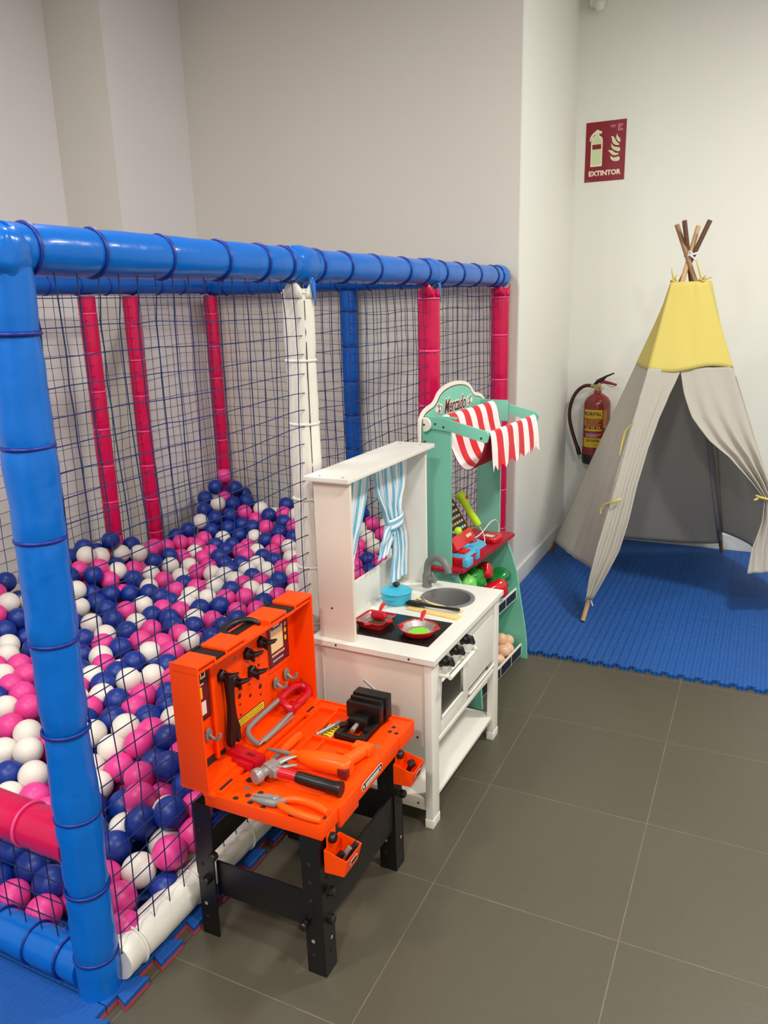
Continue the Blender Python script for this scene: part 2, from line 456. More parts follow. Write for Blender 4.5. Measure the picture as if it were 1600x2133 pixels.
def notch(y, x, m, seed):   # cover split open at the post top with the steel pipe showing
    mb = MB()
    rr = .0425
    for a0, a1, tip in ((-1.9, -.75, -1.35), (-.5, .7, .2)):
        k = 8; g = []
        for i in range(k + 1):
            a = a0 + (a1 - a0) * i / k
            top = ZB - .068 + .038 * (1 - abs((a - tip) / (a1 - a0)) * 1.6)
            g.append([mb.v((x + rr * cos(a), y + rr * sin(a), z)) for z in (ZB - .085, (ZB - .085 + max(top, ZB - .08)) / 2, max(top, ZB - .08))])
        for i in range(k):
            for j in range(2): mb.f([g[i][j], g[i + 1][j], g[i + 1][j + 1], g[i][j + 1]])
    mb.build('post_collar', m, pit, solid=.003)
    MB().tube([(x, y, ZB - .09), (x, y, ZB)], .017, 14).build('steel_pipe', M_steel, pit)
notch(.31, FX, M_pwhite, 1); notch(1.19, FX + .01, M_ppink, 2); notch(YZ, FX + .025, M_ppink, 3)
# slit down the outside of the split covers
M_slit = mat('slit_shadow', (52, 44, 44), rough=.8, var=.05)
for (y, x, m) in ((.31, FX, M_slit), (1.19, FX + .006, M_slit)):
    a = -.62
    cx, cy = x + .0408 * cos(a), y + .0408 * sin(a)
    MB().box(-.0012, .0012, -.0012, .0012, .1, ZB - .09, L=T(cx, cy, 0) @ RZ(-35)).build('cover_seam', m, pit)

# netting: knotted cords
def net(name, o, u, v, nu, nv, pu, pv, nrm, seed, r=.0013, knot=.0034, sag=.012, amp=.010):
    o = Vector(o); u = Vector(u); v = Vector(v); w = Vector(nrm)
    P = {}
    for i in range(nu + 1):
        for j in range(nv + 1):
            e = min(1, j / 2, (nv - j) / 2)
            a = nz(i * .22 + seed, j * .2, seed) * amp * e + nz(i * .9 + seed, j * .9, 5) * amp * .30 * e
            b = nz(i * .17, j * .25 + seed, 9.3) * amp * 1.6 * e + nz(i * 1.1, j * 1.3 + seed, 2) * amp * .30 * e
            c = nz(i * .12 + 3 * seed, j * .12, 1.7) * sag * e
            P[i, j] = o + u * (i * pu + a) + v * (j * pv + b) + w * c
    verts = []; faces = []
    def seg(a, b, r):
        t = (b - a).normalized(); s = t.orthogonal().normalized(); q = t.cross(s); k = len(verts)
        for p in (a, b):
            for j in range(4): verts.append(p + (s * cos(pi * j / 2) + q * sin(pi * j / 2)) * r)
        for j in range(4): faces.append((k + j, k + (j + 1) % 4, k + 4 + (j + 1) % 4, k + 4 + j))
    for (i, j), p in P.items():
        if i < nu and j not in (0,): seg(p, P[i + 1, j], r)
        if j < nv: seg(p, P[i, j + 1], r)
        k = len(verts)
        for d in ((1, 0, 0), (-1, 0, 0), (0, 1, 0), (0, -1, 0), (0, 0, 1), (0, 0, -1)): verts.append(p + Vector(d) * knot)
        for f in ((0, 2, 4), (2, 1, 4), (1, 3, 4), (3, 0, 4), (2, 0, 5), (1, 2, 5), (3, 1, 5), (0, 3, 5)): faces.append(tuple(k + x for x in f))
    inv = INV[pit.name]
    me = bpy.data.meshes.new(name); me.from_pydata([inv @ p for p in verts], [], faces); me.materials.append(M_net)
    ob = bpy.data.objects.new(name, me); col.objects.link(ob); ob.parent = pit
    return ob
net('net', (-.478, YA + .03, .095), (0, 1, 0), (0, 0, 1), 50, 28, .0505, .0492, (1, 0, 0), 1.3)
net('net', (-2.06, YZ - .035, .04), (1, 0, 0), (0, 0, 1), 30, 29, .0515, .0492, (0, 1, 0), 4.1)
net('net', (-2.055, YA + .03, .04), (0, 1, 0), (0, 0, 1), 50, 29, .0505, .0492, (1, 0, 0), 7.7)
net('net', (-2.05, YA + .0, .10), (1, 0, 0), (0, 0, 1), 31, 5, .049, .050, (0, 1, 0), 9.9, sag=.006, amp=.008)

# ---------------------------------------------------------------- balls
BALLS = "-742,-534,76,P;-527,-504,86,P;-529,-365,79,B;-599,-374,119,W;-545,-324,149,P;-848,-529,77,P;-694,-351,134,B;-534,-246,149,P;-596,-255,198,B;-664,-287,171,B;-590,-451,100,P;-540,-262,61,W;-865,-456,101,B;-942,-441,113,B;-720,-230,188,P;-788,-472,94,B;-1025,-380,123,P;-710,-126,222,B;-858,-76,225,P;-772,-171,200,P;-1187,-179,179,W;-875,-139,182,P;-531,-136,97,B;-1109,-316,138,W;-940,-98,203,W;-1034,-77,216,W;-1031,-298,145,P;-889,-383,117,W;-798,-23,226,B;-882,-216,170,W;-1096,-241,162,W;-955,-25,226,W;-1173,-261,155,B;-1172,216,222,W;-1325,-123,197,P;-1119,273,219,W;-1246,-127,195,W;-1332,-46,219,P;-663,-419,108,P;-1386,400,219,B;-951,-325,140,P;-1052,154,220,P;-787,-223,143,B;-1030,1,221,B;-1254,328,219,B;-1263,-202,172,W;-1187,542,219,W;-1099,90,223,B;-1254,407,221,W;-731,-281,128,W;-658,1032,222,B;-1150,24,219,P;-1021,80,218,P;-528,1066,125,B;-1423,7,221,P;-880,-1,218,P;-530,1208,220,B;-1656,528,220,W;-1407,-71,212,W;-947,-174,180,W;-942,53,219,B;-1875,768,312,B;-1605,589,220,B;-1921,381,321,W;-1472,297,219,B;-1569,401,221,B;-839,-281,158,B;-1870,664,281,W;-1181,442,220,P;-1733,506,220,B;-1355,474,221,P;-537,907,220,B;-709,-160,150,P;-931,132,220,B;-603,-276,121,W;-1471,524,219,B;-1297,871,220,B;-1967,826,372,W;-1176,103,218,W;-862,76,220,W;-632,1126,220,B;-1744,833,222,B;-640,-139,189,B;-1808,614,233,W;-1988,996,390,B;-1258,992,220,P;-1230,161,220,B;-1394,572,219,P;-531,1462,223,P;-1259,657,220,B;-1504,31,221,P;-2026,461,365,B;-576,-182,171,P;-542,1338,222,P;-1305,187,219,W;-532,989,220,B;-1150,697,220,B;-1794,772,234,B;-1860,365,273,B;-715,-231,69,B;-1126,352,220,B;-531,1895,220,B;-1914,1084,309,W;-755,1103,220,B;-1812,928,249,B;-1600,755,220,W;-984,194,219,B;-1330,266,221,P;-1718,193,220,W;-1619,678,222,P;-547,827,220,P;-796,1629,221,B;-1929,688,327,B;-1140,776,220,B;-1851,831,270,P;-537,1071,221,W;-1845,290,254,B;-1103,-40,221,B;-1717,664,219,B;-1731,1031,220,P;-788,-94,192,B;-1610,152,220,P;-783,-338,147,B;-1466,398,220,P;-768,1211,222,B;-1263,578,219,P;-1966,1027,320,W;-1247,242,219,B;-1656,1170,220,P;-1226,730,222,P;-1483,677,222,B;-1460,1052,221,W;-1020,1733,253,W;-537,1884,125,W;-701,955,221,W;-1415,766,219,P;-1815,1176,232,W;-1524,108,219,P;-1013,1826,292,P;-1355,817,220,B;-1880,909,284,W;-1784,250,224,W;-1992,710,369,W;-1395,316,220,W;-1967,1434,254,P;-945,1831,252,B;-1792,691,226,B;-594,1277,220,B;-1869,1127,261,B;-1494,599,219,W;-1334,625,220,B;-1268,486,219,P;-1126,594,221,B;-850,1272,220,B;-1383,204,220,B;-1126,889,220,P;-1404,687,219,B;-685,871,224,B;-668,1218,225,P;-1592,946,219,P;-1146,1821,308,W;-1375,1320,220,W;-1184,1930,354,B;-926,-511,79,B;-1519,461,221,W;-1927,1865,446,B;-1975,1614,318,W;-755,1307,222,W;-2011,1803,459,B;-1948,1735,387,W;-553,1583,222,W;-1922,1670,329,B;-2008,1552,285,B;-1809,1039,235,W;-940,1929,266,W;-1652,1741,284,P;-1110,1891,317,P;-1399,919,220,W;-699,1475,220,B;-1963,901,345,W;-549,1326,125,P;-1445,1630,232,W;-1953,764,325,P;-1132,1052,219,P;-1869,1727,333,B;-688,1667,221,P;-822,1459,222,P;-941,1403,220,P;-1294,109,219,P;-1773,1668,249,B;-1994,1676,363,B;-1826,1798,336,P;-1679,879,220,B;-1888,1786,382,B;-1325,949,220,P;-1861,987,268,P;-1875,1240,254,B;-2029,1906,497,P;-675,1320,220,B;-555,1735,125,W;-1151,974,220,B;-1684,1819,326,B;-1596,73,220,W;-1862,733,242,B;-1192,846,220,P;-1041,287,220,P;-1847,1673,280,B;-2030,1731,411,B;-1600,1657,244,B;-1599,856,220,B;-1501,1175,225,W;-907,1475,220,B;-1095,1706,254,P;-1578,1185,219,W;-916,1686,231,W;-1527,1007,219,P;-605,772,220,B;-612,1902,220,P;-1095,1123,220,W;-2030,779,370,B;-1365,1038,221,B;-674,1746,221,B;-525,1525,174,P;-1318,1376,220,P;-758,1713,223,W;-614,1390,222,P;-819,1923,233,W;-541,1206,125,W;-1905,1608,279,B;-1852,1857,382,B;-992,1611,224,B;-1938,1187,291,P;-1081,1789,275,W;-1707,1405,220,B;-1497,755,219,P;-1242,1228,220,B;-2030,875,384,B;-1767,1353,220,P;-1678,1669,248,W;-1445,841,220,W;-1916,844,315,P;-1524,830,220,B;-1165,1249,219,P;-1046,1935,304,W;-1556,1717,273,B;-1737,1504,219,B;-1572,1785,309,B;-554,1663,220,P;-1520,1653,243,P;-677,1559,222,B;-1486,917,221,W;-1287,1083,219,W;-1209,1072,220,W;-529,746,220,B;-1984,1115,332,B;-1689,1098,220,W;-1417,1448,220,B;-1586,1463,220,P;-608,1482,220,W;-1826,357,201,B;-825,1352,220,P;-1241,1355,221,W;-1730,1727,280,B;-1223,1150,220,B;-1857,1312,227,P;-1307,723,220,W;-844,1725,228,W;-1303,1177,220,P;-544,1401,173,P;-571,980,124,B;-1768,1867,342,W;-1747,1232,220,W;-1897,1534,253,P;-1644,1930,362,B;-1841,1388,230,W;-1237,53,220,W;-1357,1119,221,P;-1456,1285,221,W;-916,1591,222,P;-1066,1636,229,P;-542,1138,177,B;-1611,1026,220,B;-1541,1350,219,B;-579,1835,174,P;-1011,1090,220,B;-1020,1525,220,P;-592,1754,220,P;-1611,1849,334,P;-1864,573,273,B;-1380,1220,220,B;-734,1385,221,W;-842,1545,220,P;-1459,1701,264,B;-1654,1254,220,P;-1362,1518,220,W;-2030,1478,270,B;-1807,1741,284,B;-1616,1324,220,B;-1975,1335,260,P;-1467,1380,219,W"
REST = "-1501,1563,220,P;-1834,1606,242,W;-1502,1481,220,B;-1748,954,210,W;-1426,1155,218,W;-1539,1259,220,B;-1071,522,221,B;-1876,1459,238,P;-948,1308,221,P;-797,1797,227,P;-725,1834,221,B;-1659,1516,220,P;-1756,1800,301,P;-1088,-255,63,P;-725,-50,209,P;-1821,1529,229,B;-1496,1764,297,P;-637,946,174,P;-722,1923,221,B;-1904,305,304,P;-642,1822,221,P;-1918,610,317,W;-1671,1595,222,P;-1978,1257,283,P;-1806,534,234,P;-1784,1440,221,P;-1938,963,283,B;-1760,1583,222,B;-1060,423,222,B;-835,1130,220,P;-863,-121,102,P;-1963,1814,396,P;-1173,1729,271,B;-1578,1542,220,W;-1916,1929,398,B;-813,1048,223,P;-1244,1928,301,P;-1996,389,347,P;-822,-232,69,B;-1577,322,220,W;-1532,1849,334,W;-1484,-45,219,B;-1022,-148,184,B;-1288,1466,221,P;-2030,944,346,B;-902,-188,80,B;-1817,861,206,P;-1012,1438,220,P;-1218,1821,275,W;-1023,1889,243,P;-1965,1509,222,P;-1704,449,172,W;-1041,1188,220,W;-649,-211,156,W;-1067,226,175,P;-605,1204,177,P;-852,868,220,W;-791,-60,119,P;-937,4,125,B;-2018,502,274,B;-1677,108,222,P;-1889,1054,236,P;-1268,1855,336,B;-1675,271,220,B;-1048,-426,61,P;-1131,-20,125,B;-908,1780,200,B;-1913,931,214,B;-1994,1093,244,B;-1824,1923,330,B;-1196,374,177,B;-1951,786,245,P;-1911,851,216,B;-719,1253,174,P;-1254,-128,100,P;-709,1170,176,W;-593,1038,175,P;-2030,1055,357,P;-1022,1827,184,B;-1200,624,177,P;-704,603,221,B;-1118,165,177,P;-1247,590,123,B;-1203,-203,76,P;-1938,1201,193,P;-634,1607,174,B;-765,1545,175,B;-1752,746,172,B;-617,1685,175,B;-784,724,222,P;-1706,1920,305,W;-613,-148,94,P;-1050,809,220,W;-713,1109,124,B;-870,1639,178,P;-1140,1609,227,W;-1980,1657,250,B;-1999,1909,397,B;-1134,502,175,P;-1321,330,175,W;-583,1507,122,P;-1373,-152,140,P;-1341,190,125,P;-1207,1892,240,W;-1076,39,125,B;-1758,1584,128,P;-1516,351,176,P;-563,885,124,P;-2019,1001,266,P;-951,1017,177,B;-675,1409,173,W;-569,1629,125,B;-1909,1738,263,P;-1026,-24,125,P;-623,866,174,P;-1568,1105,175,P;-1811,1262,183,B;-1316,421,174,B;-1187,278,172,W;-1990,1583,206,P;-1176,-335,90,B;-943,92,125,P;-1127,1797,200,P;-2004,410,256,P;-1669,1233,125,B;-1181,1316,175,P;-1283,996,125,P;-1483,1694,167,P;-1343,1597,227,W;-964,1918,178,B;-927,-75,116,B;-2030,919,271,W;-1922,1372,202,P;-833,1207,175,W;-1238,793,175,W;-1266,245,125,W;-1420,480,175,P;-878,981,222,P;-1491,491,125,P;-1694,511,123,B;-1303,1353,125,P;-1514,747,125,P;-1319,905,125,P;-1799,692,136,P;-1491,22,125,W;-1398,1383,175,P;-1433,789,125,B;-1430,-87,111,B;-652,1057,124,W;-998,1684,191,P;-1918,384,222,W;-1571,504,177,P;-622,1924,125,W;-750,1022,175,B;-1780,1111,180,B;-1672,955,177,B;-2015,1385,213,P;-1060,1728,163,P;-1362,980,125,P;-1438,632,171,P;-1709,569,176,B;-711,1468,125,P;-691,1818,125,W;-651,1168,122,P;-1563,446,123,P;-1269,842,121,B;-1751,272,124,W;-842,128,122,P;-1922,476,226,P;-1158,750,125,B;-764,1212,123,W;-1265,512,124,P;-898,1561,124,B;-752,1333,125,P;-965,709,123,B;-1322,1729,183,P;-1284,1849,239,B;-1260,338,124,P;-882,840,123,B;-1587,179,124,P;-862,-25,125,P;-921,1397,123,P;-1970,606,256,W;-1861,1861,294,B;-1078,-100,108,B;-968,532,125,W;-752,88,125,P;-1974,139,227,B;-804,789,175,B;-1504,-426,62,P;-937,906,175,B;-1965,245,258,B;-750,543,174,P;-1402,1580,176,B;-1700,1339,176,P;-642,327,175,B;-1668,-440,104,P;-1639,-108,203,P;-1448,1927,350,B;-771,229,175,W;-1516,-521,81,B;-1815,175,241,B;-1216,1658,244,W;-676,178,174,P;-2000,-445,57,W;-600,205,175,B;-893,782,177,P;-1199,1404,174,W;-1352,1453,174,P;-1550,646,175,W;-1560,-371,78,B;-914,1156,176,B;-1377,53,175,P;-1251,919,176,B;-821,-367,79,W;-1063,605,174,B;-2006,633,323,P;-1167,1555,175,P;-1286,2,174,B;-1011,-224,121,B;-1883,-270,109,P;-1746,332,176,W;-1104,1293,175,P;-1438,166,174,W;-865,603,220,B;-964,356,220,P;-754,74,220,W;-789,960,220,W;-622,-522,80,B;-1002,893,220,B;-540,-2,220,B;-1959,-318,140,P;-546,625,220,W;-1346,-241,162,W;-1101,1523,222,P;-1433,1826,326,P;-1570,239,222,B;-1499,-260,156,B;-1340,1818,323,B;-1816,-246,162,B;-530,539,222,P;-1988,-521,80,B;-1116,-118,198,B;-1623,1409,175,W;-1323,531,175,B;-1454,74,175,B;-881,174,174,B;-1291,1650,197,B;-822,291,176,P;-1563,-127,149,B;-1944,531,291,W;-892,541,175,P;-1673,735,176,B;-729,1617,174,P;-767,388,176,W;-1425,980,175,B;-861,1408,174,W;-1898,-119,152,W;-934,609,173,B;-1073,932,176,P;-956,1541,175,B;-671,535,176,B;-1101,1456,175,P;-889,1333,174,P;-734,1771,173,P;-1148,-443,56,W;-585,691,174,B;-732,830,173,W;-1739,108,172,W;-1500,-176,136,P;-1781,-356,82,B;-682,82,176,B;-845,702,176,P;-1784,-143,144,B;-998,1364,175,P;-1544,892,172,P;-741,657,174,P;-1248,-257,114,W;-1891,-422,63,W;-1062,1047,176,P;-1579,8,175,B;-1303,1287,175,W;-1695,37,174,P;-876,1045,174,B;-836,1858,190,P;-1644,342,173,P;-1363,-364,81,P;-1762,-268,108,B;-966,1216,222,P;-1926,-75,213,W;-1325,-432,106,B;-1534,1927,350,P;-1351,-511,84,B;-1892,201,290,B;-1841,12,236,P;-1205,-40,220,B;-817,169,221,W;-1820,-529,78,B;-1204,1468,221,P;-1836,448,254,B;-543,85,220,B;-1264,1756,292,W;-1883,-198,174,P;-1573,-64,213,W;-2026,316,323,W;-1625,-376,123,P;-1409,-315,140,B;-983,766,175,B;-1665,815,174,P;-1627,426,172,B;-1091,730,176,P;-1866,-36,176,P;-1387,1713,227,W;-936,-250,117,B;-1129,1179,174,P;-1459,1221,173,B;-1787,37,180,B;-1674,-147,143,B;-2030,1173,276,P;-908,1243,174,P;-1286,1532,175,W;-566,486,174,P;-964,280,174,P;-1065,1577,175,B;-1181,-103,154,P;-1012,472,175,P;-1407,1083,170,P;-2022,-326,91,B;-1378,1887,346,B;-786,596,222,B;-1581,-285,149,P;-611,562,221,P;-754,316,220,W;-1724,-336,135,P;-1793,99,230,W;-628,26,220,B;-529,-112,199,P;-1723,-109,200,P;-1982,-165,184,B;-971,523,220,B;-1040,1311,220,W;-1767,415,221,P;-1106,1377,220,P;-1609,-185,180,B;-768,883,221,B;-1420,-207,173,B;-837,401,125,P;-724,1891,126,P;-1073,506,124,W;-1599,846,125,P;-1442,-377,77,P;-1047,360,175,W;-1767,1341,125,B;-1841,1576,147,B;-1420,-215,74,B;-1561,1037,125,P;-545,352,177,P;-1323,1930,308,B;-1633,221,174,P;-722,-451,55,P;-807,458,173,B;-1482,1114,175,B;-1660,632,170,W;-1552,1612,183,B;-1731,1844,237,P;-1783,440,131,B;-1366,115,124,B;-1221,680,124,B;-1524,1756,198,B;-997,395,123,P;-692,1689,125,P;-596,610,125,B;-1381,267,125,B;-815,1108,125,P;-1452,1890,251,P;-1358,591,125,B;-736,0,125,P;-1171,190,123,B;-1713,382,123,P;-1937,1288,168,P;-1905,1664,219,B;-2022,18,142,B;-663,1553,123,B;-619,1783,125,B;-1611,1872,247,B;-1990,-113,104,P;-698,375,125,P;-1576,952,125,P;-1247,1753,195,P;-911,1476,125,W;-1420,1818,228,P;-1654,1603,132,P;-1120,-172,87,P;-1373,393,125,P;-1003,621,124,W;-1146,1706,165,B;-1850,944,167,W;-1493,1417,125,W;-1905,603,210,B;-1732,877,125,B;-1483,867,125,P;-1115,420,125,P;-656,709,125,B;-1524,99,125,P;-1884,-172,87,W;-1570,1453,125,P;-898,1714,138,P;-1287,1471,124,B;-766,-172,86,P;-809,521,124,B;-1473,1318,125,P;-1801,1413,128,P;-1641,1350,123,P;-1710,-213,75,B;-744,764,125,P;-817,985,125,W;-834,1496,125,B;-1484,209,124,B;-1185,825,125,W;-996,-120,102,P;-1032,293,125,P;-1644,1483,125,P;-661,27,123,W;-1381,1926,252,P;-1723,647,124,P;-1105,1003,125,W;-771,166,125,B;-1120,105,123,P;-1943,-13,133,P;-1836,1187,146,P;-1894,1418,143,B;-1359,-281,55,B;-1746,-71,116,B;-580,-21,125,P;-1411,1259,123,P;-741,443,124,B;-1983,698,264,B;-634,423,125,P;-1357,1182,125,B;-1444,701,125,W;-1284,68,125,P;-1868,435,182,B;-1130,-395,118,P;-1996,545,364,W;-620,106,221,B;-1806,-96,204,W;-1233,1570,221,B;-1240,-371,124,W;-1756,-25,222,P;-1730,-193,178,B;-1492,201,221,B;-609,-61,214,B;-1998,-241,162,B;-948,436,220,P;-1922,26,239,B;-1092,-486,92,P;-568,285,220,B;-1900,461,303,W;-536,181,220,P;-930,1082,221,P;-941,829,220,W;-1464,-128,195,B;-2007,39,243,P;-1315,1692,261,B;-1977,1456,162,W;-1617,105,125,B;-533,174,125,W;-717,950,125,P;-1300,-191,81,B;-1487,583,125,B;-667,-62,119,W;-905,1097,120,W;-780,1412,125,B;-808,871,125,P;-1212,452,125,P;-1334,771,125,B;-1926,1862,343,P;-1594,1691,165,P;-615,521,121,B;-618,106,125,B;-636,-226,68,B;-1152,581,125,P;-992,843,125,B;-1145,1082,125,P;-1041,1243,125,B;-801,1767,131,B;-1238,1114,125,P;-1937,87,162,P;-536,783,125,B;-1599,-61,119,W;-1823,247,149,B;-1742,1265,125,P;-1819,800,148,P;-2026,121,169,B;-643,265,124,P;-1343,-40,125,P;-1150,339,122,P;-2027,205,196,W;-1594,-270,59,B;-989,1456,125,P;-1615,-155,90,B;-1343,1798,219,B;-1723,1467,125,P;-603,1423,124,P;-1726,1058,125,P;-1365,1514,124,B;-1683,1673,157,W;-907,1846,155,P;-986,-277,56,W;-818,1588,125,B;-954,1639,132,W;-1818,1675,175,B;-1791,537,134,W;-830,49,125,B;-1031,105,125,B;-1820,126,148,B;-1639,1121,125,W;-1616,712,124,W;-2029,1788,354,P;-1574,563,123,W;-1854,1086,163,W;-1059,1393,125,B;-1067,1107,123,P;-1671,276,125,P;-1971,320,229,B;-1320,1102,125,W;-1131,1873,224,B;-1325,1595,130,P;-1192,1491,125,P;-725,300,125,P;-1238,1582,128,B;-1183,986,125,B;-1976,1734,306,B;-1599,1271,125,P;-2025,795,275,B;-1515,-72,115,B;-1532,1883,249,P;-1002,923,125,P;-1772,977,127,P;-815,1274,125,P;-1872,530,185,P;-1557,1177,125,B;-634,469,220,W;-1697,375,223,B;-2010,-78,209,W;-1443,-463,99,W;-1893,104,262,P;-1829,-414,113,B;-870,361,220,B;-1830,-326,138,P;-1015,1000,221,B;-673,385,220,W;-1238,-465,97,P;-1507,-346,132,W;-560,423,222,B;-742,454,220,P;-698,731,220,B;-632,647,221,P;-2028,-401,118,B;-1383,1757,294,W;-674,245,220,B;-738,158,221,P;-997,613,222,B;-1701,-522,80,P;-822,638,125,P;-598,1263,123,P;-1969,-279,55,W;-1914,1581,180,W;-1236,-36,125,W;-976,1134,124,B;-1720,1752,196,W;-1264,150,125,B;-1478,1577,127,B;-929,447,125,B;-902,316,125,B;-683,633,124,B;-944,184,125,P;-1192,907,123,P;-1287,1220,125,P;-895,669,122,P;-1138,1408,122,W;-1577,1554,125,P;-953,1292,125,W;-1115,1516,125,W;-594,1112,122,B;-1895,201,195,B;-623,790,125,B;-1498,-241,67,P;-1091,873,124,W;-532,434,123,W;-679,1299,122,P;-1856,1493,142,B;-1399,904,125,B;-530,93,125,P;-1782,1903,258,P;-570,298,123,P;-1757,170,125,P;-1138,660,125,W;-1496,960,125,P;-1483,1054,122,B;-1977,860,261,P;-1807,1815,240,B;-1969,-188,82,W;-986,1757,159,W;-1557,282,125,W;-1458,372,124,B;-817,1671,127,W;-1834,606,157,B;-1106,1640,139,P;-1333,667,125,W;-1556,1364,125,B;-1090,793,125,W;-1197,1235,125,B;-1611,1781,211,P;-1367,1660,151,W;-2004,182,287,P;-866,481,222,W;-1941,-394,118,P;-1748,-439,104,B;-1664,-20,221,P;-1402,113,221,B;-910,686,220,P;-904,258,221,W;-1592,-467,96,B;-1674,-276,152,B;-1309,-309,142,P;-1020,713,222,P;-847,236,124,P;-1429,1143,123,P;-1637,1004,123,P;-2024,1317,172,W;-1109,270,123,B;-1677,-30,125,B;-817,1921,138,B;-1677,172,125,P;-1458,292,125,P;-1461,1499,125,B;-901,983,124,W;-1828,-74,115,B;-1009,1563,120,B;-894,-280,55,B;-1825,-231,69,P;-994,1056,123,W;-1574,367,123,B;-963,1213,124,W;-1747,1159,125,P;-1055,682,123,P;-1360,472,123,W;-1522,1249,125,P;-1200,1651,146,W;-1192,68,125,B;-1859,1340,140,P;-1879,36,144,B;-1003,-486,88,P;-751,-401,110,B"
M_ball = {'P': mat('ball_pink', (230, 62, 146), rough=.42, var=.05, scale=14), 'B': mat('ball_blue', (6, 46, 138), rough=.42, var=.08, scale=14), 'W': mat('ball_white', (232, 226, 216), rough=.42, var=.04, scale=14)}
ball_me = {}
for k in 'PBW':
    mb = MB(); mb.sphere((0, 0, 0), .0412, 28, 18)
    mb.tube([(0.0409 * cos(2 * pi * j / 28), .0409 * sin(2 * pi * j / 28), 0) for j in range(28)], .0006, 4, closed=True)
    mb.bm.normal_update(); me = bpy.data.meshes.new('ball'); mb.bm.to_mesh(me); mb.bm.free(); me.materials.append(M_ball[k]); me.shade_smooth()
    ball_me[k] = me
cn = {'P': 'pink', 'B': 'blue', 'W': 'white'}
def to_px(p):
    q = Vector(p) - CAM_P
    return (800 + 1629.19 * q.dot(r_) / q.dot(f_), 1066.5 + 1629.19 * q.dot(d_) / q.dot(f_))
def zone(x, y):     # words for the label only
    if x > 690: return 'behind the striped curtains'
    if y > 1600 and x < 175: return 'below pink cross bar'
    if y > 1700: return 'above white floor roll'
    if y > 1500: return 'left of the workbench'
    if x < 130: return 'left of corner post'
    if x > 560: return 'beside the white post'
    if y < 1130 and x > 330: return 'near far corner post'
    if y < 1190: return 'below close pink posts'
    if y < 1330 and x < 400: return 'mid pit, left half'
    if y < 1330: return 'mid pit, right half'
    return 'right of corner post'
rnd = random.Random(5)
def parse(S): 
    out = []
    for s in S.split(';'):
        x, y, z, k = s.split(','); out.append(((int(x) / 1000, int(y) / 1000, int(z) / 1000), k))
    return out
NB = parse(BALLS); RB = parse(REST)
PX = []
for p, k in NB + RB:
    x, y = to_px(p); PX.append((x, y, k, (Vector(p) - CAM_P).dot(f_)))
def neighbour(i, dx, dy):
    x, y, k, d = PX[i]; w = .0824 * 1629.19 / d; best = None
    for j, (a, b, kk, dd) in enumerate(PX[:len(NB)]):
        if j == i: continue
        ax, ay = a - x, b - y; along = ax * dx + ay * dy; side = abs(ax * dy) + abs(ay * dx)
        if along > .35 * w and along < 1.45 * w and side < .75 * along:
            if best is None or along + side < best[0]: best = (along + side, kk)
    return cn[best[1]] if best else None
labels = []
for i in range(len(NB)):
    bits = []
    for wd, dx, dy in (('above', 0, -1), ('below', 0, 1), ('left', -1, 0), ('right', 1, 0)):
        c = neighbour(i, dx, dy)
        if c: bits.append('%s %s' % (c, wd))
    lb = '%s ball' % cn[NB[i][1]] + (', ' + ', '.join(bits) if bits else '') + ', ' + zone(PX[i][0], PX[i][1])
    labels.append(lb)
seen = {}
for i, lb in enumerate(labels): seen.setdefault(lb, []).append(i)
ordw = ['leftmost', 'rightmost']
for lb, ix in seen.items():
    if len(ix) == 2 and len(lb.replace(',', '').split()) <= 14:
        ix.sort(key=lambda i: PX[i][0]); labels[ix[0]] += ', leftmost one'; labels[ix[1]] += ', rightmost one'
for i, (p, k) in enumerate(NB):
    o = bpy.data.objects.new('play_ball', ball_me[k]); col.objects.link(o); o.location = p
    o.rotation_euler = (rnd.uniform(0, 3), rnd.uniform(0, 3), 0)
    tag(o, labels[i], 'ball', 'plastic balls in the ball pit')
mb = MB()
for s in REST.split(';'):
    x, y, z, k = s.split(',')
    mb.use(M_ball[k]).sphere((int(x) / 1000, int(y) / 1000, int(z) / 1000), .0412, 18, 11)
o = mb.build('play_balls', None, None, sharp=80); tag(o, 'deeper layers of pink, blue and white plastic balls filling the pit', 'balls', kind='stuff')
# ---------------------------------------------------------------- orange toy workbench
M_or = mat('plastic_orange', (255, 74, 0), rough=.42, var=.03, scale=8, bump=.06, bscale=300, spec=.25)
M_or2 = mat('plastic_orange_smooth', (255, 92, 8), rough=.32, var=.03, spec=.3)
M_bk = mat('plastic_black', (14, 12, 12), rough=.38, var=.1, bump=.04, bscale=200)
M_hole = mat('hole_dark', (48, 22, 14), rough=.9, var=.1)
M_holeg = mat('hole_grey', (132, 104, 78), rough=.8, var=.1)
M_gr = mat('plastic_grey', (128, 124, 122), rough=.35, var=.05)
M_sil = mat('plastic_silver', (158, 156, 154), rough=.32, metal=.35, var=.05)
M_rd = mat('plastic_crimson', (196, 14, 34), rough=.3, var=.04, coat=.2)
M_mar = mat('sticker_maroon', (104, 18, 30), rough=.4, var=.05)
M_yel = mat('sticker_yellow', (240, 208, 40), rough=.5, var=.03)
M_cream = mat('sticker_cream', (238, 214, 166), rough=.5, var=.03)
M_wh = mat('sticker_white', (236, 230, 226), rough=.5, var=.02)
M_ink = mat('ink_black', (26, 22, 24), rough=.5, var=.02)
M_inkb = mat('ink_blue', (60, 66, 130), rough=.5, var=.02)
bench = thing('toy_workbench', 'orange plastic toy workbench with raised tool lid and black legs', 'workbench', (-.25, -.13, 0))
X0, X1, Y0, Y1 = -.392, -.096, -.358, .104
ZT = .378
mb = MB(); mb.use(M_or)
mb.box(X0, X1, Y0, Y1, .345, .366, .003)
mb.box(X0, X1, Y0, Y0 + .006, .345, ZT, .002); mb.box(X0, X1, Y1 - .006, Y1, .345, ZT + .002, .002)
